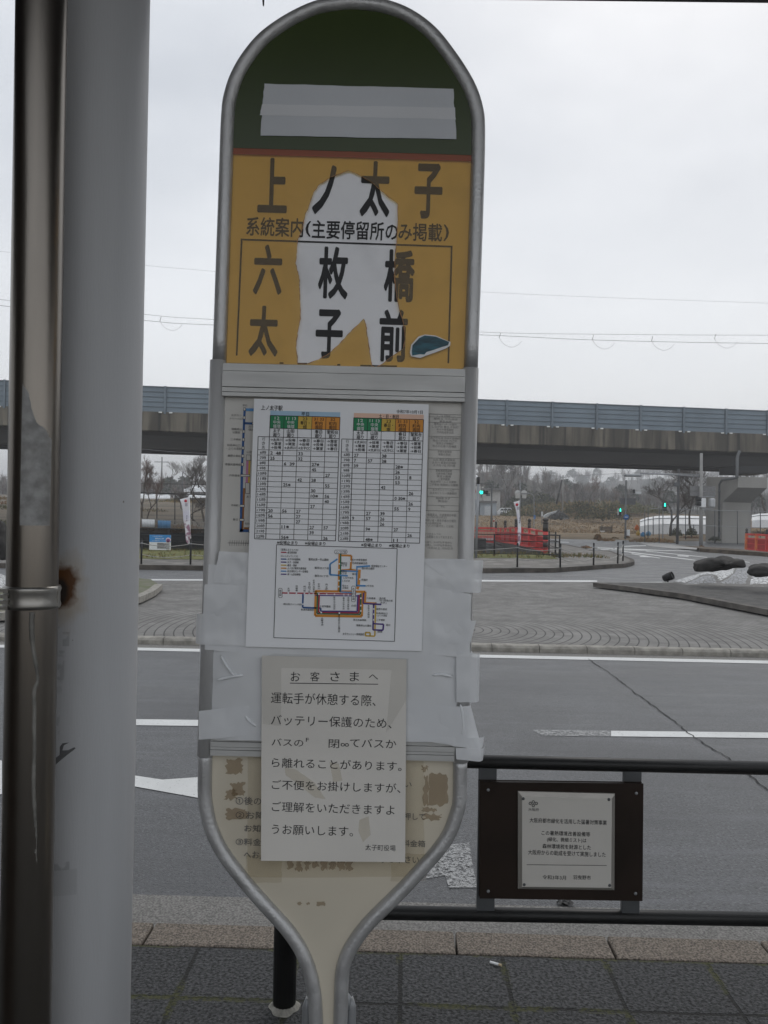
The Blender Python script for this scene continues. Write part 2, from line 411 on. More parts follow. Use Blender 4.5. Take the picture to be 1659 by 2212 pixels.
# painted lines
pm = mat('road_paint', (.62,.63,.62), .5, 0, .06, 4, .3, 150)
k = NT(pm); t = pm.node_tree
wear = k.step(k.noise(60, 8, rough=.75), .345, .40)
tr = t.nodes.new('ShaderNodeBsdfTransparent'); mx = t.nodes.new('ShaderNodeMixShader'); om = t.nodes['Material Output']
t.links.new(wear, mx.inputs[0]); t.links.new(tr.outputs[0], mx.inputs[1]); t.links.new(k.b.outputs[0], mx.inputs[2]); t.links.new(mx.outputs[0], om.inputs['Surface'])
pw = pm.copy(); pw.name = 'worn_road_paint'
for e_ in pw.node_tree.nodes['Color Ramp'].color_ramp.elements: e_.color = (.33,.335,.335,1)
for n in pw.node_tree.nodes:
    if n.type == 'MAP_RANGE' and abs(n.inputs['From Min'].default_value - .345) < 1e-4: n.inputs['From Min'].default_value = .42; n.inputs['From Max'].default_value = .54
mb = MB()
def poly(mb, pts, z=RZ+.004, m=0):
    return mb.prism([gnd(*p, z) for p in pts], (0,0,1), 0.0, m)
poly(mb, [(-200,1394.5),(1900,1438.5),(1900,1432),(1200,1417.5),(-200,1388.5)])
poly(mb, [(40,1550.5),(470,1555.5),(470,1568.5),(40,1563.5)])
poly(mb, [(1320,1578.4),(1900,1585),(1900,1597),(1320,1590.4)])
poly(mb, [(1150,1576.5),(1320,1578.4),(1320,1590.4),(1170,1588.8)], m=1)
poly(mb, [E2(500,1200),E2(800,1250),E2(970,1275),E2(1190,1260),E2(1420,1230),E2(1420,1440),E2(1190,1385),E2(800,1315),E2(500,1262)])
poly(mb, [E6(-400,60),E6(15,150),E6(15,410),E6(-400,520)])
poly(mb, [C5(1300,620),C5(1535,592),C5(1550,690),C5(1580,838),C5(1425,838),C5(1405,770),C5(1300,790)], m=1)
# beyond the paved island
poly(mb, [(200,1250.6),(1290,1253.5),(1290,1257),(200,1253.4)])
struct(mb.build('road_markings', [pm, pw]))

# paved island: concentric fan of small setts
st = mat('fan_setts', (.215,.21,.20), .72, 0, .22, 3.0, .4, 60, spec=.3, detail=8)
k = NT(st); o = k.obj()
cc0 = Vector((.72, 11.5, 0))
s = k.n('ShaderNodeSeparateXYZ', {0: k.n('ShaderNodeVectorMath', {0: o, 1: (cc0.x, cc0.y, 0)}, operation='SUBTRACT').outputs[0]})
r = k.math('SQRT', k.math('ADD', k.math('MULTIPLY', s.outputs[0], s.outputs[0]), k.math('MULTIPLY', s.outputs[1], s.outputs[1])))
th = k.math('MULTIPLY', k.math('ARCTAN2', s.outputs[1], s.outputs[0]), 3.0)
vec = k.n('ShaderNodeCombineXYZ', {0: th, 1: r}).outputs[0]
br = k.n('ShaderNodeTexBrick', {'Vector': vec, 'Scale': 1.0, 'Mortar Size': .006, 'Mortar Smooth': .5, 'Brick Width': .05, 'Row Height': .125, 'Color1': (1,1,1,1), 'Color2': (.72,.71,.70,1), 'Mortar': (.62,.62,.62,1)}, offset=.5)
c = k.n('ShaderNodeMix', {'Factor': .7}, data_type='RGBA', blend_type='MULTIPLY'); k.t.links.new(k.col(), c.inputs['A']); k.t.links.new(br.outputs['Color'], c.inputs['B'])
ringf = k.math('ABSOLUTE', k.math('SUBTRACT', k.math('FRACT', k.math('DIVIDE', r, .125)), .5))
ring = k.step(ringf, .40, .465, 0, .95)
big = k.mix(k.step(k.noise(.55, 6), .42, .62, 0, .45), c.outputs['Result'], (.115,.11,.105)); big = k.mix(k.step(k.noise(7, 7, rough=.7), .52, .68, 0, .4), big, (.27,.265,.255))
k.setcol(k.mix(ring, big, (.03,.029,.027)))
mb = MB()
isl = [along(FA,FB,-40,.10), along(FA,FB,40,.10)]
far = [gnd(2600,1262,IZ), gnd(1290,1257.5,IZ), gnd(200,1254.5,IZ), gnd(-700,1251,IZ)]
mb.prism([(p.x,p.y,IZ) for p in isl+far], (0,0,1), 0.0)
struct(mb.build('paved_island', st))
# its kerb: rounded stones
kb = mat('island_kerb_stone', (.27,.255,.225), .8, 0, .25, 10, .5, 90, detail=8)
mb = MB(); prof = [(0,-.25),(0,-.075),(.02,-.050),(.05,-.040),(.14,-.040),(.17,-.052),(.18,-.15)]
x = -40.0; L0 = .6
while x < 40:
    a, b = x+.004, x+L0-.004; vs = []; fs = []
    for xx in (a, b):
        for oo, z in prof: p = along(FA,FB,xx,oo); vs.append((p.x,p.y,z-.0))
    n = len(prof)
    fs = [(i, n+i, n+i+1, i+1) for i in range(n-1)] + [tuple(range(n)), tuple(reversed(range(n,2*n)))]
    mb.add(vs, fs); x += L0
struct(mb.build('island_kerb', kb))
mb = MB(); strip(mb, FA, FB, -.42, .0, RZ+.002, -40, 40)
struct(mb.build('far_gutter', gm))
# ------------------------------------------------------------------ the bus stop sign
YS = 1.36
base = at(709, 2260, YS); LEAN = R(.75)
SB = Vector((base.x - math.tan(LEAN)*base.z, YS, 0))
MS = Matrix.Translation(SB) @ Matrix.Rotation(LEAN, 4, 'Y'); MSI = MS.inverted()
def S(px, py, d=0.0):
    p = MSI @ at(px, py, YS); return Vector((p.x, -d, p.z))
PX = YS / F
XA, ZA = Vector((1,0,0)), Vector((0,0,1))
sign = thing('bus_stop_sign', 'tall round-topped bus stop sign in an aluminium tube frame, green and yellow above cream', 'bus stop sign', SB, rot=(0, LEAN, 0))
def smooth(pts, n=6):
    out = []; P = [Vector(p) for p in pts]
    for i in range(len(P)-1):
        a, b, c, d = P[max(i-1,0)], P[i], P[i+1], P[min(i+2,len(P)-1)]
        for j in range(n):
            t = j/n; out.append(.5*((2*b)+(c-a)*t+(2*a-5*b+4*c-d)*t*t+(3*b-a-3*c+d)*t**3))
    out.append(P[-1]); return out
left_side = [C2(92,1240), C1(160,1037), C1(175,620), C1(195,490), C1(232,392), C1(288,300), C1(362,213), C1(455,142), C1(560,82), C1(660,42), C1(760,25), C1(830,20)]
right_side = [C1(900,24), C1(1000,38), C1(1100,72), C1(1190,125), C1(1270,195), C1(1345,290), C1(1410,385), C1(1462,480), C1(1494,580), C1(1504,690), C1(1497,1037), C2(1498,1280)]
arch = smooth([S(*p) for p in left_side + right_side], 5)
mb = MB(); mb.tube(arch, .0122, 16); mb.build('arch_frame', M['alu'], sign)
# sleeves beside the timetable
la, lb = S(*C2(86,1232)), S(*C5(99,118)); ra, rb = S(*C2(1497,1275)), S(*C5(1487,150))
for a, b in ((la, lb), (ra, rb)): mb = MB(); mb.tube([a, b], .0140, 18); mb.build('side_rail', M['alu_rail'], sign)
lo_l = [S(*p) for p in (C5(99,116),C5(95,300),C5(103,400),C5(132,520),C5(190,640),C5(270,750),C5(360,860),C5(450,960),C5(540,1060),C5(610,1160),C5(655,1260),C5(680,1350),C5(695,1450),C5(702,1582),C5(706,1720))]
lo_r = [S(*p) for p in (C5(1487,148),C5(1485,350),C5(1470,430),C5(1430,540),C5(1370,630),C5(1290,720),C5(1190,830),C5(1090,930),C5(990,1030),C5(920,1120),C5(870,1210),C5(845,1300),C5(838,1420),C5(834,1582),C5(830,1720))]
for l in (lo_l, lo_r):
    e = l[-1]; mb = MB(); mb.tube(smooth(l, 5) + [Vector((e.x, 0, .02))], .0122, 16); mb.build('lower_frame', M['alu'], sign)
# foot brackets and base
bx = (lo_l[-1].x + lo_r[-1].x)/2
for sgn in (-1, 1):
    p = S(*C5(770 + sgn*110, 1500)); q = Vector((p.x + sgn*.004, .02, .05))
    mb = MB(); mb.tube(smooth([Vector((p.x - sgn*.035, .02, p.z+.02)), Vector((p.x-sgn*.012,.02,p.z+.012)), Vector((p.x,.02,p.z-.01)), Vector((p.x+sgn*.004,.02,p.z-.06)), q], 4), .009, 10); mb.build('foot_bracket', M['grey_metal'], sign)
mb = MB(); mb.lathe([(.20,0),(.21,.02),(.20,.09),(.15,.12),(.05,.125)], (bx,.01,0), 28)
mb.build('foot', M['concrete'], sign)

# upper face: white board, black lettering, coloured film with a torn hole
inner = [p for p in arch if p.z > S(*C2(100,1290)).z]
outl = [Vector((p.x*1, 0, p.z)) for p in arch]
mb = MB(); bl, br_ = S(*C2(110,1290)), S(*C2(1480,1315))
loop = [Vector((p.x, .002, p.z)) for p in arch]
mb.prism(loop, (0,1,0), .006)
ink = -.0006
def st(mb, body, box, fn, m=1, bold=0.0, d=.0008, hh=True):
    x0, y0, x1, y1 = box; p0, p1 = fn(x0,y0), fn(x1,y1); c = S((p0[0]+p1[0])/2, (p0[1]+p1[1])/2, d)
    mb.text(body, c, abs(p1[0]-p0[0])*PX, abs(p1[1]-p0[1])*PX if hh else None, XA, ZA, m, bold)
def sl_(mb, a, b, wd, fn, m=1, d=.0008):
    p, q = S(*fn(*a), d), S(*fn(*b), d); u = (q-p).normalized(); n = Vector((-u.z,0,u.x))*wd*PX/2
    vs = [p-n, q-n, q+n, p+n]
    f = (0,1,2,3) if (vs[1]-vs[0]).cross(vs[2]-vs[0]).y < 0 else (3,2,1,0)
    mb.add(vs, [f], m)
def sp_(mb, pts, fn, m=0, d=.0008, th=0.0):
    ps = [S(*fn(*p), d) for p in pts]
    mb.prism(ps, (0,-1,0), th, m)
dk = .025
d0 = -.0012
for body, box in (('上',(312,103,468,395)),('ノ',(618,143,740,403)),('太',(884,120,1042,418)),('子',(1188,134,1336,428)),
                  ('六',(287,588,438,855)),('枚',(650,600,808,878)),('橋',(1018,616,1180,895)),('太',(262,930,416,1200)),('子',(634,950,778,1212)),('前',(990,952,1140,1230))):
    st(mb, body, box, C2, 1, .028, d0)
st(mb, '系統案内', (243,430,560,535), C2, 1, .016, d0)
st(mb, '(', (575,450,602,535), C2, 1, .016, d0)
st(mb, '主要停留所の', (610,450,1090,552), C2, 1, .016, d0)
st(mb, 'み掲載', (1095,462,1338,560), C2, 1, .016, d0)
st(mb, ')', (1348,470,1375,560), C2, 1, .016, d0)
sl_(mb, (210,552), (1397,592), 3.6, C2, 1, d0); sl_(mb, (216,552), (188,1202), 3.6, C2, 1, d0); sl_(mb, (1392,592), (1373,1245), 3.6, C2, 1, d0)
for a, b in (((428,1244),(450,1244)),((530,1247),(582,1247)),((750,1254),(768,1254)),((880,1258),(1085,1262))): sl_(mb, a, b, 3.2, C2, 1, d0)
mb.build('sign_board', [M['white_board'], M['ink']], sign)
torn = [(815,172),(770,188),(715,208),(676,236),(650,250),(625,285),(610,320),(600,350),(585,392),(575,410),(566,450),(560,490),(543,532),(530,560),(527,600),(525,640),(520,690),(528,728),(538,760),(541,800),(540,830),(544,870),(543,900),(545,950),(545,1000),(536,1040),(530,1080),(524,1125),(522,1160),(528,1210),(530,1249),(575,1252),
        (590,1248),(650,1225),(710,1190),(735,1165),(760,1145),(810,1090),(835,1062),(860,1040),(900,1000),(908,1022),(915,1050),(916,1080),(925,1110),(928,1150),(935,1200),(940,1235),(945,1265),(970,1270),(1010,1248),(1060,1210),(1120,1165),(1128,1130),(1130,1080),(1115,1000),(1100,950),(1085,880),(1076,820),(1072,760),(1075,640),(1080,600),(1085,560),(1090,480),(1090,380),(1090,355),(1040,320),(1005,290),(980,270),(960,250),(940,235),(890,205),(850,185)]
rt = random.Random(12); tj = []
for i_ in range(len(torn)):
    (ax_, ay_), (bx2, by2) = torn[i_], torn[(i_+1)%len(torn)]
    for t_ in (0,.33,.66): tj.append((ax_+(bx2-ax_)*t_+rt.uniform(-1.6,1.6), ay_+(by2-ay_)*t_+rt.uniform(-1.6,1.6)))
torn = tj
def fpoly(top_l, top_r, bot_l, bot_r, fn): return None
mb = MB()
ye = [(140,78),(1510,120),(1500,700),(1488,1288),(108,1250),(120,700)]
mb.prism([[S(*C2(*p), .0022) for p in ye], [S(*C2(*p), .0022) for p in torn]], (0,-1,0), 0)
mb.build('yellow_film', M['film_yellow'], sign)
mb = MB(); n_ = len(torn); cx_ = 800; vs_ = []
rt = random.Random(5); tp = [S(*C2(*p), .0026) for p in torn]
for i_ in range(n_):
    d_ = (tp[(i_+1)%n_]-tp[i_-1]); nr_ = Vector((-d_.z,0,d_.x)).normalized(); ww_ = .0006*rt.uniform(.2,1.3)
    vs_ += [tp[i_]-nr_*ww_, tp[i_]+nr_*ww_]
mb.add(vs_, [(2*i_, 2*i_+1, (2*i_+3)%(2*n_), (2*i_+2)%(2*n_)) for i_ in range(n_)])
mb.build('torn_edge', mat('torn_edge', (.40,.20,.09), .6, 0, .4, 60), sign)
mb = MB(); sp_(mb, [(140,44),(1512,86),(1510,120),(140,78)], C2, 0, .0022, 0); mb.build('orange_stripe', M['film_orange'], sign)
mb = MB()
gp = [Vector((p.x,-.0022,p.z)) for p in arch if True]
# green cap above the stripe
ga, gb = S(*C2(140,44)), S(*C2(1512,86))
cap = [Vector((p.x,-.0022,p.z)) for p in arch if p.z > (ga.z + (gb.z-ga.z)*(p.x-ga.x)/(gb.x-ga.x)) + .002]
mb.prism([Vector((ga.x,-.0022,ga.z))] + cap + [Vector((gb.x,-.0022,gb.z))], (0,-1,0), .0005)
mb.build('green_film', M['film_green'], sign)
# white tape over the green cap
def wavy(pts, n=14, amp=.0006):
    out = []
    for i in range(len(pts)):
        a, b = Vector(pts[i]), Vector(pts[(i+1)%len(pts)])
        m = n if (b-a).length > .1 else 5
        for j in range(m): out.append(a.lerp(b, j/m) + Vector((random.uniform(-amp,amp),0,random.uniform(-amp,amp))) * (1 if j else 0))
    return out
mb = MB(); mb.prism(wavy([S(*C1(*p), .0032) for p in ((370,450),(1372,478),(1375,600),(355,618),(360,560))]), (0,-1,0), .0004); mb.build('tape_strip', M['tape_grey'], sign)
mb = MB(); mb.prism(wavy([S(*C1(*p), .0040) for p in ((358,560),(1380,578),(1384,640),(346,618))]), (0,-1,0), .0004); mb.build('tape_strip', M['tape_light'], sign)
mb = MB(); mb.prism(wavy([S(*C1(*p), .0037) for p in ((357,600),(1382,628),(1387,745),(350,726))]), (0,-1,0), .0004); mb.build('tape_strip', M['tape_grey'], sign)
# torn teal sticker
mb = MB()
sp_(mb, [(1205,1100),(1240,1088),(1300,1094),(1384,1130),(1382,1150),(1360,1165),(1300,1188),(1250,1205),(1215,1219),(1165,1210),(1157,1190),(1165,1145)], C2, 0, .0036, .0004)
sp_(mb, [(1210,1108),(1240,1094),(1300,1100),(1376,1130),(1370,1148),(1330,1160),(1290,1174),(1250,1186),(1238,1200),(1215,1198),(1170,1206),(1168,1180),(1172,1148)], C2, 1, .0044, .0002)
tl = mat('teal_print', (.012,.115,.16), .45, 0, .3, 25, col2=(.004,.03,.045), stretch=(1,1,4))
mb.build('torn_sticker', [M['white_paint'], tl], sign)

# bands above and below the timetable
def band(name, pts_top, pts_bot, fn, splits):
    """aluminium cross band: pts are (left,right) y at fixed x"""
    (xl, yl0), (xr, yr0) = pts_top; (xl1, yl1), (xr1, yr1) = pts_bot
    mb = MB(); dep = [.010, .013, .012, .013, .010]
    for i in range(len(splits)-1):
        a, b = splits[i], splits[i+1]; g = .012
        def pt(t, side): return (xl+(xl1-xl)*t, yl0+(yl1-yl0)*t) if side == 0 else (xr+(xr1-xr)*t, yr0+(yr1-yr0)*t)
        pts = [pt(a+g,0), pt(a+g,1), pt(b-g,1), pt(b-g,0)]
        mb.prism([S(*fn(*p), -.004) for p in pts], (0,-1,0), .004+dep[i % 5])
    mb.prism([S(*fn(*p), -.004) for p in ((xl,yl0),(xr,yr0),(xr1,yr1),(xl1,yl1))], (0,-1,0), .008)
    bevel(mb.build(name, M['alu_band'], sign), .0008)
band('cross_band', ((163,70),(1508,104)), ((158,256),(1503,290)), C3, [0,.235,.72,.87,1])
band('cross_band', ((135,0),(1455,30)), ((133,108),(1452,140)), C5, [0,.28,.55,.7,1])
# back board behind the timetable with the old route list
mb = MB(); q = [(130,250),(1530,290),(1400,1800),(60,1800)]
b0 = [S(*C3(158,250),.0), S(*C3(1508,288),.0), S(*C5(1455,10),.0), S(*C5(133,0),.0)]
mb.prism(b0, (0,1,0), .006)
dd = .0007
def e7l(a, b, wd, m): sl_(mb, a, b, wd/6.1, E7, m, dd)
e7l((552,240),(510,1120),30,3); e7l((515,1100),(500,1870),34,3); e7l((545,256),(720,260),36,2); e7l((540,434),(670,440),30,3); e7l((545,1290),(520,1860),26,4); e7l((485,1850),(640,1852),38,3); e7l((540,1820),(640,1822),28,4)
e7l((586,930),(578,1220),30,5); e7l((616,930),(606,1220),26,6)
def e7b(x0, y0, x1, y1, dl=.0011):
    sp_(mb, [(x0,y0),(x1,y0+2),(x1,y1+2),(x0,y1)], E7, 1, dl); g = 5
    sp_(mb, [(x0+g,y0+g),(x1-g,y0+g+2),(x1-g,y1-g+2),(x0+g,y1-g)], E7, 0, dl+.0003)
for y, x in ((250,550),(362,546),(545,540),(652,536),(762,531),(868,528),(978,523)): e7b(x-17, y-22, x+17, y+20)
e7b(648,418,682,455); e7b(500,1108,622,1140); e7b(570,850,634,926); e7b(560,1218,620,1362); e7b(488,1506,552,1540); e7b(484,1690,546,1724); e7b(604,1800,660,1876)
for body, box in (('早石',(524,186,586,215)),('太子カン',(372,316,510,345)),('トリー入口',(358,360,524,388)),('畑薬師山',(376,498,512,528)),('公園前',(390,540,490,570)),('二子塚前',(366,634,498,662)),('科長神社口',(322,710,492,740)),('・ふくの宮前',(312,752,508,784)),('餐野の里前',(328,848,498,878)),
                  ('山田',(578,800,642,830)),('孝徳天皇陵前',(292,962,498,994)),('六枚橋東',(348,1108,486,1138)),('太子',(572,1388,650,1418)),('平和町',(372,1502,470,1532)),('春日',(396,1688,462,1718)),('竹内街',(552,1744,640,1774)),('太子',(600,462,680,496)),('倶楽',(600,504,684,536))):
    st(mb, body, box, E7, 7, .01, dd)
e7l((330,2012),(680,2016),8,7)
for i in range(10): e7l((360+i*30,1978),(352+i*30,2052),5,7)
# fare table at the right
def e8l(a, b, wd=6, m=7): sl_(mb, a, b, wd/6.1, E8, m, dd)
e8l((240,312),(685,326)); e8l((685,326),(648,1594)); e8l((200,1586),(648,1594)); e8l((262,312),(228,1586),4)
for yl, yr in ((350,360),(422,432),(606,612),(786,792),(892,902),(1040,1048),(1292,1304),(1402,1412),(1514,1524)): e8l((232 if yl>1200 else 248, yl),(678-(yl-326)*.028, yr),4)
for body, box in (('上ノ太子駅前より',(350,330,596,355)),('聖和台 中央循環',(316,366,630,392)),('喜志五線',(390,398,552,424)),('聖和台1〜4・公園前',(320,432,620,462)),('しなが台 春日 平和町',(296,468,640,500)),('松の木保育園前',(356,504,576,534)),('竹内街道春日西',(356,540,576,572)),
                  ('太子町役場 用明天皇陵前',(272,616,656,646)),('磯長小学校前 内之町',(302,650,622,682)),('聖徳太子御廟前',(350,686,576,716)),('和みの広場 六枚橋東',(300,722,616,754)),('孝徳天皇陵前',(364,796,552,826)),('餐野の里前',(376,832,536,862)),
                  ('山田 推古天皇陵前',(310,904,598,934)),('太井川 葉室の広場前',(294,940,612,972)),('太子四つ辻 河内橋',(308,976,598,1006)),('葡萄橋東西館前',(340,1046,560,1078)),('仏眼寺南三館前',(348,1084,556,1114)),('葉室公園南',(356,1120,542,1150)),('上宮学園前',(372,1156,526,1188)),('科長神社・ふくの宮前',(276,1192,612,1222)),('二子塚前 畑薬師山公園前',(256,1230,636,1262)),
                  ('太子カントリー入口',(300,1300,584,1332)),('太子カントリー倶楽部前',(264,1340,616,1372)),('風鈴庵 太子',(340,1410,532,1440)),('農協前',(372,1448,496,1478)),('早石',(406,1520,466,1548)),
                  ('い者運賃は、片道運賃の半額',(204,1626,610,1662)),('(一円の位は切上)',(234,1660,486,1694)),('障がい者・療育手帳の介護同',(200,1700,608,1736)),('伴への適用証等',(196,1738,414,1768)),('「バス介護付き」と記載',(230,1774,576,1806)),
                  ('につきましては',(192,1880,408,1906)),('この距離となっております。',(194,1916,566,1952)),('お渡し 510円(手数料)',(188,1990,552,2022)),('お渡し 210円(手数料)',(186,2028,552,2060)),('15名以上 10%引き',(240,2064,568,2098))):
    st(mb, body, box, E8, 8, .004, dd)
mb.build('route_board', [M['old_paper'], M['ink'], M['p_sky'], M['p_blue'], M['p_brown'], M['p_pink'], M['p_yellow'], M['grey_ink'], M['pale_ink']], sign)

# lower cream panel with its own faded rules
mb = MB()
lp = [Vector((p.x,.001,p.z)) for p in smooth(lo_l,5)]; rp = [Vector((p.x,.001,p.z)) for p in smooth(lo_r,5)]
mb.prism(lp + list(reversed(rp)), (0,1,0), .005)
for body, box in (('①後の扉からご乗車',(265,348,700,392)),('②お降りの方は',(265,426,640,468)),('押して',(1180,432,1296,470)),('お知らせ下さい',(312,500,640,538)),('③料金は降車時に',(265,574,640,612)),('料金箱',(1172,580,1296,616)),('へお入れ下さい。定期券は運転士にお示し下さい。',(310,652,1280,694)),('い',(1184,264,1222,290))):
    st(mb, body, box, C5, 1, .012, .0006)
mb.build('cream_panel', [M['cream'], M['grey_ink']], sign)
random.seed(3)
def rag(x0, y0, x1, y1, n=7, j=10):
    pts = []
    for i in range(n): pts.append((x0+(x1-x0)*i/n, y0+random.uniform(-j,j)))
    for i in range(n): pts.append((x1+random.uniform(-j,j), y0+(y1-y0)*i/n))
    for i in range(n): pts.append((x1-(x1-x0)*i/n, y1+random.uniform(-j,j)))
    for i in range(n): pts.append((x0+random.uniform(-j,j), y1-(y1-y0)*i/n))
    return pts
mb = MB()
for r_ in ((215,140,298,215),(238,262,310,335),(208,300,270,356),(212,410,325,462),(1318,218,1418,388),(1288,230,1316,388),(1276,175,1312,200),(1280,404,1352,424),(1290,436,1380,470)):
    mb = MB(); sp_(mb, rag(*r_), C5, 0, .0022, 0); mb.build('adhesive_residue', M['brown_stain'], sign)
mb = MB()
for i in range(8):
    x = 545+i*46; mb = MB(); sp_(mb, rag(x, 690+random.uniform(-8,8), x+34, 735+random.uniform(-10,16), 5, 9), C5, 0, .0026, 0); mb.build('adhesive_residue', M['brown_stain'], sign)
for r_ in ((600,914,622,930),(650,916,668,928),(706,912,752,934)): mb = MB(); sp_(mb, rag(*r_, 5, 4), C5, 0, .0026, 0); mb.build('adhesive_residue', M['brown_stain'], sign)
mb = MB(); sp_(mb, rag(330,120,1290,780,6,4), C5, 0, .0016, 0); mb.build('clear_tape', M['glue'], sign)
mb = MB(); sp_(mb, rag(1110,650,1300,800,6,4), C5, 0, .0029, 0); mb.build('clear_tape', M['glue'], sign); mb = MB(); sp_(mb, rag(320,660,515,810,6,4), C5, 0, .0029, 0); mb.build('clear_tape', M['glue'], sign)

# white sheets and tape wrapped round the frame
def tape(pts, d, amp=.0022, fold=.0, wrapl=False, wrapr=False, nu=26, nv=14, seed=1, name='tape_wrap', m='tape_film'):
    """crinkled strip over four picture corners (tl, tr, br, bl); ends bend back round the tube"""
    tl_, tr_, br2, bl2 = [S(*p) for p in pts]
    mb = MB(); rim = [random.Random(seed).uniform(-1,1) for _ in range(60)]
    def fn(u, v):
        p = tl_.lerp(tr_,u).lerp(bl2.lerp(br2,u),v)
        q = noise.noise(Vector((p.x*26, p.z*26+seed*7, seed)))*amp + noise.noise(Vector((p.x*70, p.z*50, seed*3)))*amp*.45
        e = 0.0
        if wrapl and u < .2: e = (1-u/.2)**2*.012
        if wrapr and u > .8: e = ((u-.8)/.2)**2*.012
        ed = (rim[int(v*19)]*.0012 if u in (0.0,1.0) else 0)
        ez = (rim[20+int(u*19)]*.0010 if v in (0.0,1.0) else 0)
        return Vector((p.x+ed, -d - q + e, p.z+ez))
    mb.ngrid(fn, nu, nv, 0, True)
    o = mb.build(name, M[m], sign)
    return o
P_ = lambda *a: C4(*a)
tape([C4(80,140),C4(320,155),C4(300,620),C4(60,600)], .0150, .0012, seed=2)
tape([C4(145,65),C4(330,75),C4(320,250),C4(110,235)], .0160, .0015, seed=3)
tape([C4(30,570),C4(1510,610),C4(1500,1095),C4(28,1082)], .0160, .0010, seed=4, nu=50, nv=24, wrapl=True, wrapr=True)
tape([C4(62,245),C4(300,255),C4(300,420),C4(55,418)], .0166, .0013, seed=5)
tape([C4(10,408),C4(310,400),C4(300,578),C4(5,570)], .0169, .0014, seed=6, wrapl=True)
tape([C4(1232,105),C4(1500,108),C4(1490,310),C4(1232,250)], .0160, .0018, seed=7, wrapr=True)
tape([C4(1232,110),C4(1572,115),C4(1558,290),C4(1440,285),], .0166, .0017, seed=8, wrapr=True)
tape([C4(1228,250),C4(1500,300),C4(1490,640),C4(1228,620)], .0162, .0014, seed=9)
tape([C4(1235,438),C4(1525,440),C4(1495,560),C4(1235,575)], .0168, .0013, seed=10)
tape([C4(1420,600),C4(1550,620),C4(1545,880),C4(1420,880)], .0168, .0016, seed=11, wrapr=True)
tape([C4(1130,890),C4(1500,905),C4(1560,1140),C4(1150,1070)], .0168, .0013, seed=12, wrapr=True)
tape([C4(1330,905),C4(1480,910),C4(1478,1100),C4(1340,1085)], .0172, .0010, seed=13)
tape([C5(1300,0),C5(1620,8),C5(1610,64),C5(1450,52)], .0174, .0013, seed=14, wrapr=True)
tape([C5(1458,60),C5(1620,66),C5(1610,138),C5(1462,122)], .0170, .0013, seed=16, wrapr=True)
tape([C4(30,930),C4(300,900),C4(295,1062),C4(28,1085)], .0166, .0013, seed=15)
# folds standing up in the tape at the left
mb = MB()
for pts in ([(150,625),(180,680),(222,735),(235,728)], [(130,762),(180,748),(240,738),(270,735)], [(280,950),(310,985),(345,1010)], [(1290,735),(1340,730),(1400,742)], [(1440,890),(1450,940),(1456,1010),(1448,1060)]):
    q_ = smooth([S(*C4(*p), .0165) for p in pts],3); mb = MB(); mb.tube(q_, [.0003]+[.0024]*(len(q_)-2)+[.0003], 8); mb.build('tape_fold', M['tape'], sign)

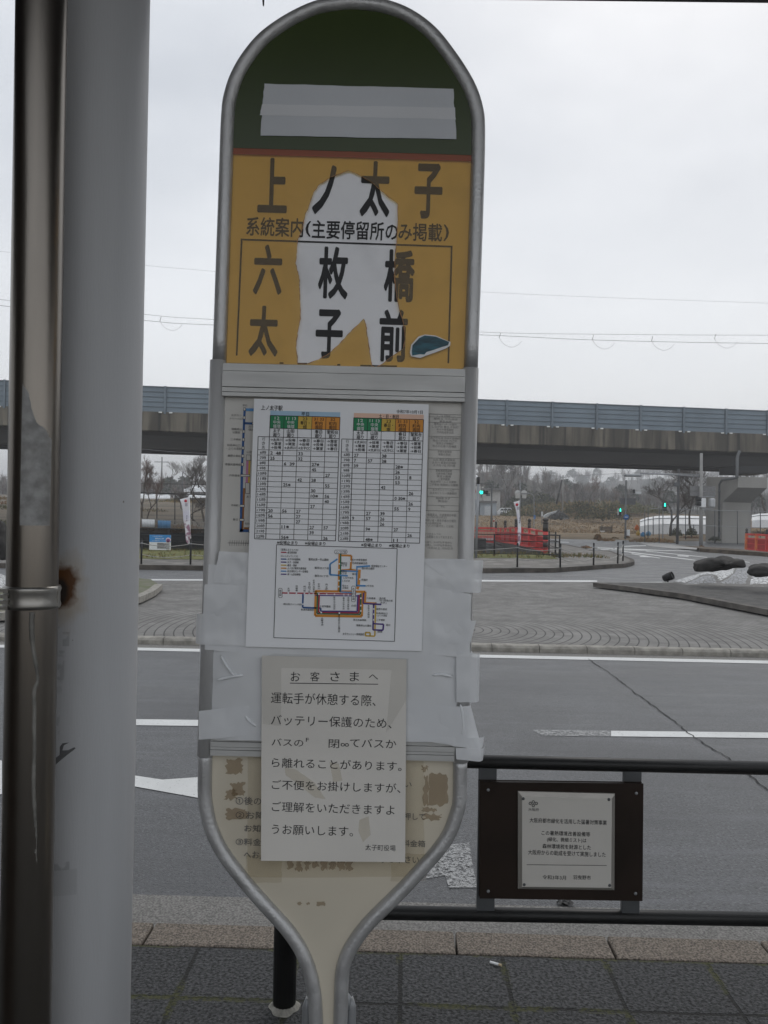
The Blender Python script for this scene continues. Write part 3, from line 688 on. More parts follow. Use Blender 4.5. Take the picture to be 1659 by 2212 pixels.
# ------------------------------------------------------------------ timetable sheet
TZ = .0205
mb = MB()
sh = [(341,275),(1303,307),(1270,1160)]
corner = [C3(341,275), C3(1303,307), C4(1232,602), C4(286,578)]
tl_, tr_, br2, bl2 = [S(*p) for p in corner]
mb.prism([Vector((p.x,-TZ+.0006,p.z)) for p in (tl_,tr_,br2,bl2)], (0,-1,0), .0006)
di, dc = TZ+.0008, TZ+.0004
def tt(body, box, fn=C3, m=1, bold=0.0, hh=True): st(mb, body, box, fn, m, bold, di+.0003, hh)
tt('上ノ太子駅', (380,312,498,340), bold=.012); tt('令和7年10月1日', (1124,338,1270,358))
def table(xl0, y0, x_sh, left):
    cw = 76.9
    def G(u, y):
        x = xl0 - x_sh*(y-y0)/685 + (cw*u if u >= 0 else 62*u); return (x, y + .026*(x - xl0))
    def cell(u0, u1, ya, yb, m): sp_(mb, [G(u0,ya),G(u1,ya),G(u1,yb),G(u0,yb)], C3, m, dc)
    def ln(a, b, wd=.95): sl_(mb, a, b, wd, C3, 1, di)
    def ct(body, u, y, wd, h, m=1, bold=0.0):
        p = G(u, y); tt(body, (p[0]-wd/2, p[1]-h/2, p[0]+wd/2, p[1]+h/2), C3, m, bold)
    cell(0, 5, y0-27, y0-2, 6 if left else 7)
    ct('平日' if left else '土・日・祝日', 2.5, y0-13, 42 if left else 108, 20, 1, .012)
    yh, y1, y2 = y0+70, y0+118, y0+190
    for c_, (m_, num, a, b) in enumerate(((3,'12','中央','循環'),(3,'11 13','中央','循環'),(4,'23','春日・','畑'),(5,'31 33','町内','周回'),(5,'32','町内','周回'))):
        cell(c_, c_+1, y0, yh, m_); im = 2 if m_ == 3 else 1
        ct(num, c_+.5, y0+14, 26 if len(num)==2 else 54, 16, im); ct(a, c_+.5, y0+36, 40 if len(a)==2 else 50, 20, im, .006); ct(b, c_+.5, y0+59, 40 if len(b)==2 else 20, 20, im, .006)
    for c_, (a, b) in enumerate((('太子','廻り'),('山田','廻り'),(None,None),('春日','廻り'),('聖和台','廻り'))):
        if a: ct(a, c_+.5, yh+13, 40 if len(a)==2 else 60, 20, 1, .012); ct(b, c_+.5, yh+36, 38, 20, 1, .012)
    dests = (('→太井川','→葉室','→役場'),('→役場','→葉室','→太井川'),('→春日','→役場','→太子CC'),('→春日','→役場','→葉室'),('→葉室','→役場','→春日'))
    for c_, ds in enumerate(dests):
        for r_, t_ in enumerate(ds): ct(t_, c_+.5, y1+15+r_*21, 66 if len(t_) > 3 else 56, 17, 1, .012)
    for r_, t_ in enumerate('行き先'): ct(t_, -.5, y1+13+r_*23, 17, 18, 1)
    rows = TL if left else TR
    rh = 28.9
    for i in range(17):
        y = y2 + rh*(i+.5); ct('%d時' % (6+i), -.5, y, 34 if i < 4 else 46, 18, 1)
        for c_, t_ in rows.get(6+i, {}).items():
            p = G(c_+.06, y+2); wd = {1:11,2:24,3:40,4:40,5:58,6:66}.get(len(t_), 24)
            mb.text(t_, S(*C3(p[0]+4, p[1]), di+.0003), wd/2.1829*.843*PX, 17/2.1829*.843*PX, XA, ZA, 1, .012, True)
        ln(G(-1, y2+rh*i), G(5, y2+rh*i), .75)
    yb = y2 + rh*17
    ln(G(-1,yb), G(5,yb), 1.3); ln(G(-1,y1), G(5,y1), 1.2); ln(G(0,yh), G(5,yh)); ln(G(0,y0), G(5,y0), 1.3)
    ln(G(-1,y1), G(-1,yb), 1.2)
    for c_ in range(6): ln(G(c_,y0), G(c_,yb), 1.3 if c_ in (0,5) else .95)
    for u in (1.55, 3.55):
        ct('※役場止まり', u, yb+17, 112, 20, 1, .012)
TL = {6:{0:'2  48',2:'33'},7:{0:'25',2:'32'},8:{1:'6  39',3:'27※'},9:{3:'45'},10:{4:'27'},11:{2:'42',3:'28'},12:{1:'25※',4:'55'},13:{3:'30'},14:{3:'10※',4:'56'},15:{4:'40'},16:{3:'27'},17:{0:'20',1:'56',2:'27'},18:{0:'56',2:'27'},19:{2:'27'},20:{1:'11※',3:'27',4:'57'},21:{3:'39'},22:{1:'56※',4:'26'}}
TR = {6:{0:'27',2:'38'},7:{0:'7',1:'57',2:'38'},8:{0:'39',3:'28※'},9:{3:'26'},10:{3:'53',4:'8'},11:{3:'53'},12:{2:'42'},13:{4:'26'},14:{3:'0 30※'},15:{4:'26'},16:{3:'55',4:'9'},17:{1:'27',2:'39'},18:{0:'9',1:'57',2:'26'},19:{2:'26'},20:{1:'9※',3:'27'},21:{4:'26'},22:{1:'48※',3:'11'}}
table(430, 368, 25, True); table(890, 381, 22, False)
# route map under the tables
def ml(pts, wd, m, dz=0.0):
    for a, b in zip(pts, pts[1:]): sl_(mb, a, b, wd/2.523, C4, m, di+dz)
ml([(453,31),(1100,52),(1086,550),(438,530),(453,31)], 3.2, 1)
G_, O_, S_, B_, R_, P2, Y_ = 8, 5, 9, 10, 11, 12, 4
ml([(790,80),(785,280)], 9, O_); ml([(797,80),(793,285)], 8, G_, .0001)
ml([(800,88),(855,90),(850,165),(800,168)], 10, O_); ml([(850,165),(888,170)], 10, O_); ml([(898,165),(893,250),(886,270)], 14, O_)
ml([(800,170),(890,175)], 8, S_, .0001); ml([(885,150),(955,145)], 9, S_, .0001); ml([(884,145),(882,255)], 7, S_, .0002); ml([(880,250),(930,252)], 9, S_, .0002)
ml([(780,108),(740,135),(738,192),(790,196)], 9, S_); ml([(800,196),(797,285),(880,288)], 7, S_, .0001); ml([(742,150),(742,190)], 5, S_)
ml([(788,195),(835,198)], 8, S_, .0002)
ml([(484,290),(880,296)], 7, R_); ml([(595,296),(593,368),(690,372),(690,388)], 9, B_)
ml([(660,280),(930,284),(926,350)], 12, O_); ml([(664,280),(660,412),(910,416),(914,290)], 13, O_)
ml([(674,290),(670,400),(902,404),(905,294)], 9, G_, .0001); ml([(682,297),(678,394),(894,397),(897,300)], 8, R_, .0002); ml([(690,388),(886,390),(890,300)], 8, P2, .0002); ml([(660,303),(890,306)], 6, P2, .0001)
ml([(920,290),(917,346),(1015,352)], 8, P2, .0001); ml([(985,340),(980,520)], 8, Y_); ml([(974,350),(970,488),(1024,490),(1027,458),(972,455)], 8, P2, .0001)
ml([(980,522),(930,520),(930,502),(955,503),(955,520)], 8, Y_)
ml([(930,342),(990,345)], 8, O_)
for x, y in ((516,291),(560,292),(603,294),(628,295),(650,296),(680,296),(722,297),(764,298),(814,300),(838,300),(790,134),(788,224),(787,256),(788,166),(905,318),(905,358),(905,386),(850,120),(900,216),(693,395),(790,398),(975,376),(975,404),(974,434),(594,350)):
    sp_(mb, [(x-4,y-4),(x+4,y-4),(x+4,y+4),(x-4,y+4)], C4, 0, di+.0005)
def oval(x0, y0, x1, y1):
    sp_(mb, [(x0+4,y0),(x1-4,y0),(x1,y0+5),(x1,y1-5),(x1-4,y1),(x0+4,y1),(x0,y1-5),(x0,y0+5)], C4, 1, di+.0004)
    sp_(mb, [(x0+5,y0+2),(x1-5,y0+2),(x1-2,y0+6),(x1-2,y1-6),(x1-5,y1-2),(x0+5,y1-2),(x0+2,y1-6),(x0+2,y0+6)], C4, 0, di+.0006)
oval(764,59,832,80); oval(463,264,484,316); oval(855,252,877,338)
def mt(body, box, vert=False):
    x0, y0, x1, y1 = box
    if not vert: st(mb, body, box, C4, 1, .006, di+.0008); return
    n = len(body); h = (y1-y0)/n
    for i, ch in enumerate(body): st(mb, ch, (x0, y0+h*i+1, x1, y0+h*(i+1)-1), C4, 1, .006, di+.0008)
mt('上ノ太子駅', (772,63,826,76)); mt('喜志駅', (467,272,480,308), True); mt('太子町役場', (859,260,873,330), True)
for b_, bx_ in (('聖和台第一号公園前',(625,104,732,117)),('聖和台3丁目',(658,150,732,162)),('聖和台1丁目',(658,193,730,204)),('聖和台',(800,124,832,135)),('4丁目',(800,136,830,147)),('聖和台',(798,168,830,178)),('2丁目',(798,180,828,190)),('しなが台北',(812,203,866,214)),('しなが台',(806,219,846,230)),('和みの',(806,246,838,256)),('広場前',(806,258,838,268)),('松の木保育園前',(856,106,938,118)),('竹内街道春日西',(858,124,940,136)),('総合福祉センター',(962,140,1046,152)),('畑の前公園前',(910,152,978,164)),('春日',(858,183,880,194)),('平和町',(908,214,942,226)),('いわき台',(932,246,974,257)),('六枚橋東',(936,313,984,324)),('道の駅',(1004,313,1038,324)),('「近つ飛鳥の里',(1004,325,1076,336)),('太子」',(1008,337,1042,348)),('餐野の里前',(988,371,1046,382)),('科長神社口',(988,394,1048,404)),('・ふくの宮前',(986,406,1046,416)),('二子塚前',(988,429,1034,440)),('畑薬師山公園前',(880,459,962,470)),('畑北',(1040,456,1064,467)),('畑南',(994,492,1020,503)),('太子カントリー倶楽部前',(808,504,922,517)),('推古天皇陵前',(864,429,934,440)),('山田',(854,352,880,363)),('上宮学園前',(684,356,744,367)),('桐川西(カインズ前)',(490,345,588,357)),('敏達天皇陵前',(584,374,654,385))):
    mt(b_, bx_)
for b_, bx_ in (('大深',(512,260,524,284)),('河南橋',(555,248,567,282)),('桐川橋',(597,250,609,284)),('太子四つ辻',(623,230,635,288)),('花掛け地蔵前',(648,218,658,286)),('太井川',(674,236,686,272)),('内之町',(716,238,728,276)),('聖徳太子御廟前',(758,308,768,380)),('磯長小学校前',(808,312,818,380)),('用明天皇陵前',(833,312,843,380)),('仏眼寺前',(692,420,704,466)),('葉室歴史公園前',(784,400,794,502)),('孝徳天皇陵前',(942,354,952,424))):
    mt(b_, bx_, True)
mt('《金剛ふるさとバス》', (476,52,570,64)); mt('《たいしのってこバス》', (476,86,568,98))
for i, (m_, t_) in enumerate(((R_,'喜志循環線'),(B_,'太子中央循環線'),(P2,'太子・役場線'),(Y_,'春日・畑線'),(O_,'上ノ太子駅町内循環線'),(S_,'総合福祉センター役場線'),(P2,'畑・山田役場線'))):
    y = 72 if i == 0 else 108+(i-1)*16.2
    ml([(476,y),(506,y+.7)], 6, m_); mt(':'+t_, (510,y-5,510+10.2*len(t_),y+7))
org = S(*C3(820,700))
tsheet = mb.build('timetable_sheet', [M['paper'], M['ink'], M['white_paint'], M['p_green'], M['p_yellow'], M['p_orange'], M['p_ltblue'], M['p_peach'], M['p_rgreen'], M['p_sky'], M['p_blue'], M['p_red'], M['p_purple']], None, (org.x, -TZ, org.z), MS)
tag(tsheet, 'white paper bus timetable with two grids of times and a coloured route map', 'timetable')

# ------------------------------------------------------------------ notice sheet
NZ = .0235
mb = MB()
cs = [C4(375,625), C4(1150,645), C5(1185,668), C5(413,660)]
tl_, tr_, br2, bl2 = [S(*p) for p in cs]
mb.prism([Vector((p.x,-NZ+.0006,p.z)) for p in (tl_,tr_,br2,bl2)], (0,-1,0), .0006)
def nt_(body, box, fn, m=1, bold=-.004, hh=True): st(mb, body, box, fn, m, bold, NZ+.0005, hh)
for ch, x in zip('お客さまへ', (530,634,742,846,948)): nt_(ch, (x,712 if ch != 'へ' else 726,x+50,762 if ch != 'へ' else 752), C4)
sl_(mb, (526,772), (998,778), 1.6, C4, 1, NZ+.0005)
nt_('運転手が休憩する際、', (425,828,985,888), C4); nt_('バッテリー保護のため、', (425,950,1070,1006), C4)
nt_('バスの', (470,6,640,46), C5); nt_('F', (654,2,670,22), C5); nt_('閉', (776,10,832,56), C5); nt_('∞', (840,30,884,48), C5); nt_('てバスか', (890,8,1138,54), C5)
nt_('ら離れることがあります。', (472,118,1166,170), C5); nt_('ご不便をお掛けしますが、', (472,236,1160,288), C5); nt_('ご理解をいただきますよ', (472,352,1128,406), C5); nt_('うお願いします。', (472,472,906,524), C5); nt_('太子町役場', (972,574,1134,606), C5)
org = S(*C4(770,1150))
ns = mb.build('notice_sheet', [M['notice'], M['ink']], None, (org.x, -NZ, org.z), MS)
tag(ns, 'yellowed laminated notice in large black lettering taped low on the bus stop sign', 'notice')
# yellow glue marks and tape over the notice
for pts in ([(540,160),(600,170),(700,240),(760,330),(700,320),(600,240),(545,200)], [(940,440),(990,420),(1000,520),(960,560),(935,500)], [(780,130),(830,140),(850,230),(800,240)]):
    mb = MB(); sp_(mb, pts, C5, 0, NZ+.0009, 0)
    gl = mb.build('glue_mark', M['glue'], ns); gl.matrix_parent_inverse = Matrix.Translation((-org.x, NZ, -org.z))
mb = MB()
sp_(mb, [(440,612),(1160,640),(1150,860),(1040,1040),(1070,700),(480,690),(478,1000),(380,990),(372,640)], C4, 0, NZ+.0012, 0)
ct = mb.build('clear_tape', M['clear_tape'], ns); ct.matrix_parent_inverse = Matrix.Translation((-org.x, NZ, -org.z))
# ------------------------------------------------------------------ shelter: column, drain pipe, roof
YP = 1.30
colm = mat('column_paint', (.47,.477,.49), .5, 0, .05, 2.5, .05, 60, stretch=(6,6,.6), detail=8)
k = NT(colm); o = k.obj()
rc = at(*E2(372,130), YP)     # rust round the clamp fixing
def blob(cx, cz, rx, rz, soft):
    s = k.n('ShaderNodeSeparateXYZ', {0: o})
    a = k.math('DIVIDE', k.math('SUBTRACT', s.outputs[0], cx), rx); b = k.math('DIVIDE', k.math('SUBTRACT', s.outputs[2], cz), rz)
    d = k.math('SQRT', k.math('ADD', k.math('MULTIPLY', a, a), k.math('MULTIPLY', b, b)))
    d = k.math('ADD', d, k.math('MULTIPLY', k.math('SUBTRACT', k.noise(45, 6), .5), 1.3))
    return k.step(d, 1+soft, 1-soft)
halo = blob(rc.x, rc.z-.006, .030, .055, .4); core = blob(rc.x-.002, rc.z+.002, .022, .034, .22); dark = blob(rc.x-.007, rc.z-.008, .015, .022, .3)
c = k.mix(k.math('MULTIPLY', halo, .45), k.col(), (.36,.25,.12)); c = k.mix(core, c, (.10,.036,.006)); c = k.mix(dark, c, (.02,.012,.008))
# grey scuffs and glue remains low on the column
s = k.n('ShaderNodeSeparateXYZ', {0: o})
def rect(x0, z0, x1, z1):
    a = k.math('MULTIPLY', k.math('GREATER_THAN', s.outputs[0], x0), k.math('LESS_THAN', s.outputs[0], x1))
    b = k.math('MULTIPLY', k.math('GREATER_THAN', s.outputs[2], z0), k.math('LESS_THAN', s.outputs[2], z1)); return k.math('MULTIPLY', a, b)
def prect(x0, y0, x1, y1, fn):
    a, b = at(*fn(x0,y1), YP), at(*fn(x1,y0), YP); return rect(a.x, a.z, b.x, b.z)
fl = k.step(k.noise(70, 6), .44, .56)
for (x0,y0,x1,y1), f_, st_ in (((320,505,385,680),E2,.3),((335,680,372,760),E2,.22),((335,890,356,1040),E2,.22),((395,945,538,1010),E6,.35),((372,395,412,480),E2,.3),((320,320,356,372),E2,.4)):
    c = k.mix(k.math('MULTIPLY', k.math('MULTIPLY', prect(x0,y0,x1,y1,f_), fl), st_), c, (.10,.10,.105))
c = k.mix(k.math('MULTIPLY', prect(395,1010,590,1210,E6), .16), c, (.15,.15,.15))
spk = k.step(k.n('ShaderNodeTexVoronoi', {'Vector': o, 'Scale': 11.0}).outputs['Distance'], .024, .014)
c = k.mix(k.math('MULTIPLY', spk, .8), c, (.09,.07,.05))
k.setcol(c)
colw = thing('support_column', 'wide light grey painted steel column with a round rust stain beside the pipe clamp', 'column', at(205,2212,YP).xy.to_3d())
colw.location = (0,0,0)
xr0, xr1 = at(318,0,YP), at(288,2212,YP); xl0, xl1 = at(60,0,YP), at(20,2212,YP)
# right edge follows the photograph; the column is plumb, so use the mean lean
def colx(z): t = (z - xr1.z)/(xr0.z - xr1.z); return xr1.x + (xr0.x-xr1.x)*t
dep = .27; CR = .098
# round column whose right-hand outline falls where the photograph has it
ray_r = at(303, 1106, 1.0); ar = math.atan2(ray_r.x, 1.0); CY = YP + CR
CX = CY*math.tan(ar) - CR/math.cos(ar)
def cyl_y(x): return CY - math.sqrt(max(0, CR*CR-(x-CX)**2))
mb = MB(); mb.tube([(CX,CY,0),(CX,CY,1.2),(CX,CY,2.2),(CX,CY,3.35)], CR, 96)
shaft = mb.build('shaft', colm, colw)
mb = MB(); mb.lathe([(CR+.06,0),(CR+.06,.014),(CR,.016)], (CX,CY,0), 40); mb.build('base_plate', M['grey_metal'], colw)
# smudged arrow-like scrape
mb = MB()
def colp(fn, *p, d=.0008): q = at(*fn(*p), YP); q.y = cyl_y(q.x)-d; return q
mb.prism([colp(E6,*p) for p in ((398,130),(440,125),(468,104),(470,40),(490,14),(540,10),(500,30),(488,70),(530,70),(575,50),(583,62),(520,110),(460,160),(405,215),(398,230))], (0,-1,0), .0002)
mb.build('scrape', film('scrape', (.75,.75,.75), (.24,.24,.24), .10, .5, .01), colw)

# drain pipe
PYc = 1.215
def pipx(z):
    a, b = at(90.5,0,PYc), at(54.5,2212,PYc); t = (z-b.z)/(a.z-b.z); return b.x + (a.x-b.x)*t
pr = 52.5/F*PYc
pm_ = mat('drain_pipe_metal', (.215,.195,.172), .27, 1.0, .16, 1.2, .03, 60, stretch=(9,9,1.0), rvar=.06, detail=8)
k = NT(pm_); o = k.obj(); s = k.n('ShaderNodeSeparateXYZ', {0: o})
# greyed sticker remains on the front
def pz(py): return at(70, py, PYc).z
xa = pipx(1.6)
roughlow = None
stx = k.math('MULTIPLY', k.math('GREATER_THAN', s.outputs[0], at(*C6(147,800),PYc-pr).x), k.math('LESS_THAN', s.outputs[0], at(*C6(322,800),PYc-pr).x))
edge = k.math('ADD', k.math('MULTIPLY', k.math('SUBTRACT', s.outputs[0], at(*C6(235,800),PYc-pr).x), -2.2), at(*C6(235,430),PYc-pr).z)
stz = k.math('MULTIPLY', k.math('GREATER_THAN', s.outputs[2], at(*C6(200,1235),PYc-pr).z), k.math('LESS_THAN', s.outputs[2], k.math('ADD', edge, k.math('MULTIPLY', k.math('SUBTRACT', k.noise(30), .5), .05))))
sy = k.math('LESS_THAN', s.outputs[1], PYc)
msk = k.math('MULTIPLY', k.math('MULTIPLY', stx, stz), k.math('MULTIPLY', sy, k.step(k.noise(40, 7), .25, .6, .75, 1)))
sc_ = k.mix(k.step(k.noise(60, 6), .35, .65), (.22,.22,.215), (.36,.36,.355))
k.setcol(k.mix(msk, k.col(), sc_))
k.t.links.new(k.math('MULTIPLY', k.math('SUBTRACT', 1.0, msk), 1.0), k.b.inputs['Metallic'])
k.t.links.new(k.math('ADD', k.math('MULTIPLY', msk, .45), .28), k.b.inputs['Roughness'])
pipe = thing('drain_pipe', 'dull stainless drain pipe with peeled sticker and clamp, running down beside the grey column', 'pipe', (0,0,0))
mb = MB(); mb.tube([(pipx(z),PYc,z) for z in (0.0,.5,1.0,1.5,2.0,2.5,3.3)], pr, 40); mb.build('pipe_body', pm_, pipe)
mb = MB(); cz = at(60,1294,PYc-pr).z; th = 24/F*PYc
mb.lathe([(pr+.0006,-th),(pr+.003,-th),(pr+.0045,-th*.7),(pr+.003,-th*.4),(pr+.003,th*.4),(pr+.0045,th*.7),(pr+.003,th),(pr+.0006,th)], (pipx(cz),PYc,cz), 40)
px_ = pipx(cz)
mb.box((px_+pr-.002, PYc-.004, cz-th*.9), (px_+pr+.004, PYc+.004, cz+th*.9)); mb.box((px_-.006, PYc+pr-.002, cz-th*.7), (px_+.006, cyl_y(px_)+.002, cz+th*.7))
for i in range(4):
    zz = cz+th*(.75-.5*i); q = at(*E2(101,150), PYc); mb.box((q.x-.006, PYc-pr-.0052, zz-th*.2), (q.x+.006, PYc-pr+.01, zz+th*.12))
mb.build('clamp_band', mat('clamp_metal', (.30,.29,.27), .32, .85, .15, 20, .05, 60), pipe)
# dried white drip
mb = MB(); dp = [(193,275),(190,340),(192,420),(200,500),(212,580),(222,640),(222,690),(205,740),(203,790),(206,860),(203,950),(206,1060),(202,1200),(200,1330),(206,1450),(212,1600),(210,1700),(214,1790)]
pts = []
for p in dp:
    q = at(*E2(*p), PYc-pr); dx = q.x - pipx(q.z); yy = math.sqrt(max(0, pr*pr-dx*dx)); q = at(*E2(*p), PYc-yy); pts.append(Vector((q.x, PYc-yy-.0004, q.z)))
mb.tube(smooth(pts,4), [.0034+.0008*random.random() for _ in range(len(smooth(pts,4)))], 6)
mb.build('paint_drip', mat('dried_drip', (.17,.165,.15), .7, 0, .3, 40), pipe)

# roof of the shelter: its front edge just shows at the top of the picture
roof = thing('bus_shelter', 'dark flat shelter roof whose edge shows along the very top', 'shelter', (0,0,0))
e0, e1 = at(1000,-1,2.1), at(1659,6.5,2.1)
mb = MB(); sl2 = (e1.z-e0.z)/(e1.x-e0.x); zx = lambda x: e0.z + (x-e0.x)*sl2
xa_, xb_ = -6, 7; YB = -0.2
mb.add([(xa_,2.1,zx(xa_)),(xb_,2.1,zx(xb_)),(xb_,YB,zx(xb_)+.15),(xa_,YB,zx(xa_)+.15),(xa_,2.1,zx(xa_)+.16),(xb_,2.1,zx(xb_)+.16),(xb_,YB,zx(xb_)+.31),(xa_,YB,zx(xa_)+.31)],
       [(0,3,2,1),(4,5,6,7),(0,1,5,4),(1,2,6,5),(2,3,7,6),(3,0,4,7)])
mb.build('roof_panel', mat('roof_panel', (.10,.09,.10), .6, 0, .1, 4), roof)
mb = MB(); mb.box((-1.12,.1,.02),(-1.07,1.1,2.5)); mb.build('end_panel', mat('end_panel', (.07,.055,.045), .5, 0, .2, 3), roof)  # unseen panel added to block the left sky from the pipe's reflections
mb = MB(); q = at(566,3,2.1); mb.tube([(q.x,2.11,q.z+.06),(q.x+.002,2.112,q.z-.004)], [.006,.002], 6); mb.build('drip_tip', M['black_matte'], roof)

# ------------------------------------------------------------------ railing with the plaque board
YF = 2.50
fence = thing('pipe_railing', 'black two-rail pipe railing along the kerb behind the bus stop sign', 'railing', (gnd(615,2171,0).x, YF, 0))
def fl_(o): o.matrix_parent_inverse = fence.matrix_basis.inverted(); return o
t0, t1 = at(640,1636,YF), at(1900,1665,YF); l0, l1 = at(640,1968,YF), at(1900,1990,YF)
post = at(615,2171,YF); pxx = gnd(615,2171,0).x
mb = MB(); mb.tube([(pxx,YF,0),(pxx,YF,t0.z+.01)], .0365, 20); mb.lathe([(.0365,0),(.030,.014),(.012,.02)], (pxx,YF,t0.z+.01), 20); fl_(mb.build('post', M['black_metal'], fence))
mb = MB(); xx = t1.x - .1; mb.tube([(xx,YF,0),(xx,YF,t1.z+.01)], .0365, 20); fl_(mb.build('post', M['black_metal'], fence))
for a, b in ((t0,t1),(l0,l1)):
    mb = MB(); mb.tube([Vector((pxx,YF,a.z+.0)), Vector((b.x,YF,b.z))], .0212, 18); fl_(mb.build('rail', M['black_metal'], fence))
mb = MB(); rb = random.Random(4)
mb.ngrid(lambda u, v: Vector((pxx+math.cos(u*6.283)*(.036+v*(.012+.004*math.sin(u*19)+.002*math.sin(u*41))), YF+math.sin(u*6.283)*(.036+v*(.012+.004*math.sin(u*19)+.002*math.sin(u*41))), .016*(1-v)**1.5+.001)), 48, 5)
fl_(mb.build('mortar_collar', mat('mortar', (.27,.26,.23), .9, 0, .3, 40, .6, 90), fence))
board = thing('plaque_board', 'dark brown board with a cream printed plaque, fixed between the two railing bars', 'sign', at(1208,1808,YF))
def bl_(o): o.matrix_parent_inverse = board.matrix_basis.inverted(); return o
def B(px, py, d=0.0): q = at(px, py, YF); return Vector((q.x, YF-d, q.z))
for x0 in (98, 877):
    mb = MB(); a, b = C8(x0,1000), C8(x0+82,1830); p, q = B(*a), B(*b); mb.box((p.x, YF-.012, q.z), (q.x, YF+.006, p.z)); bl_(bevel(mb.build('mounting_bar', M['bar_grey'], board), .001))
mb = MB(); mb.prism([B(*C8(*p), .014) for p in ((97,1085),(967,1097),(962,1717),(100,1703))], (0,-1,0), .016); bl_(bevel(mb.build('back_board', M['brown_board'], board), .002))
for p in ((143,1128),(932,1146),(143,1668),(928,1680)):
    mb = MB(); mb.lathe([(.0052,0),(.0045,.002),(.002,.003)], B(*C8(*p), .030), 12, axis=(0,-1,0)); bl_(mb.build('bolt', M['grey_metal'], board))
mb = MB()
o4 = [(300,1132),(815,1145),(812,1657),(300,1650)]; i4 = [(320,1156),(796,1168),(792,1640),(320,1634)]
mb.prism([B(*C8(*p), .030) for p in o4], (0,-1,0), .006, 1)
for i in range(4):
    j = (i+1)%4; mb.add([B(*C8(*o4[i]),.036), B(*C8(*o4[j]),.036), B(*C8(*i4[j]),.042), B(*C8(*i4[i]),.042)], [(0,1,2,3)], 1)
mb.prism([B(*C8(*p), .0421) for p in i4], (0,-1,0), .0002, 0)
MX = YF/F
def pt_(body, box, bold=0.0):
    x0,y0,x1,y1 = box; p0, p1 = C8(x0,y0), C8(x1,y1); c = B((p0[0]+p1[0])/2,(p0[1]+p1[1])/2,.0428)
    mb.text(body, c, (p1[0]-p0[0])*MX, (p1[1]-p0[1])*MX, Vector((1,0,-.016)).normalized(), Vector((.012,0,1)).normalized(), 2, bold)
pt_('大阪府', (353,1216,408,1233)); pt_('大阪府都市緑化を活用した猛暑対策事業', (360,1275,768,1300), .012); pt_('この暑熱環境改善設備等', (423,1340,680,1364), .012); pt_('(緑化、微細ミスト)は', (452,1374,660,1400), .012)
pt_('森林環境税を財源とした', (428,1410,684,1434), .012); pt_('大阪府からの助成を受けて実施しました', (352,1444,762,1470), .012); pt_('令和3年3月', (428,1573,552,1596), .008); pt_('羽曳野市', (590,1573,684,1596), .008)
a, b = B(*C8(344,1517),.0428), B(*C8(768,1521),.0428); mb.add([a-ZA*.0008, b-ZA*.0008, b+ZA*.0008, a+ZA*.0008], [(0,1,2,3)], 2)
def ringm(cx, cy, r0, r1):
    vs = []; n = 16
    for i in range(n):
        t = 2*math.pi*i/n
        for r_ in (r0, r1): vs.append(B(*C8(cx+math.cos(t)*r_, cy+math.sin(t)*r_), .0428))
    mb.add(vs, [(2*i,2*i+1,(2*i+3)%(2*n),(2*i+2)%(2*n)) for i in range(n)], 2)
for cx, cy in ((379,1184),(363,1192),(395,1192),(379,1203)): ringm(cx, cy, 4.5, 8.5)
bl_(mb.build('plaque', [M['plate'], M['plate_edge'], M['ink']], board))
for p in ((326,1167),(780,1172),(331,1623),(784,1627)):
    mb2 = MB(); mb2.lathe([(.005,0),(.0042,.0016),(.002,.0024)], B(*C8(*p), .042), 12, axis=(0,-1,0)); bl_(mb2.build('bolt', M['bar_grey'], board))


q = gnd(1070,2083,.004); ca = math.atan2(-.35,1)
mb = MB(); mb.tube([q+Vector((-.017,.009,.003)), q+Vector((.011,-.006,.003))], .0040, 10); mb.tube([q+Vector((.0112,-.0061,.003)), q+Vector((.020,-.0108,.003))], .0042, 10, 1)
tag(mb.build('cigarette_butt', [M['white_paint'], mat('filter_paper', (.45,.36,.24), .8)], None, q), 'white cigarette butt lying on the dark paving slabs', 'litter')
q = gnd(1222,1953,RZ)
mb = MB(); rl = random.Random(9)
for i in range(5):
    c = q + Vector((rl.uniform(-.03,.03), rl.uniform(-.02,.02), .006)); n = 9; vs = [c+Vector((0,0,.008))]
    for j in range(n):
        t = 2*math.pi*j/n; r_ = rl.uniform(.012,.03); vs.append(c+Vector((math.cos(t)*r_, math.sin(t)*r_, rl.uniform(-.004,.012))))
    mb.add(vs, [(0,1+j,1+(j+1)%n) for j in range(n)])
tag(mb.build('leaf_clump', M['black_matte'], None, q), 'dark wet clump of dead leaves in the gutter below the plaque board', 'leaf')
# ------------------------------------------------------------------ far ground, canal, far pavement
def prof_z(y):
    pts = [(-50,-.32),(57,-.28),(75,-.1),(100,.5),(130,1.9),(150,2.5),(180,3.2),(210,4.2),(240,5.2),(300,6),(420,7),(900,12)]
    for (a, za), (b, zb) in zip(pts, pts[1:]):
        if y <= b: return za + (zb-za)*(max(y,a)-a)/(b-a)
    return pts[-1][1]
def ground_z(x, y):
    z = prof_z(y)
    g = lambda cx, cy, sx, sy, h: h*math.exp(-((x-cx)/sx)**2-((y-cy)/sy)**2)
    z += g(37,265,23,40,12.0) + g(-60,300,70,50,1.0)
    z += g(215,640,110,90,24) + g(420,640,140,90,28) + g(100,640,60,60,10)
    if x < -5 and 60 < y < 130: z += 2.6*min(1,(y-60)/22)*min(1,(-5-x)/8)
    if y > 140: z += noise.noise(Vector((x*.03,y*.03,1)))*1.2
    return z
XCAN = 7.35
xs = [-700,-500,-350,-250,-180,-140]+[-110+i*6 for i in range(17)]+[-8,-2,4,XCAN-.05]+[XCAN+.05,12,18]+[24+i*7 for i in range(34)]+[300,400,600,900]
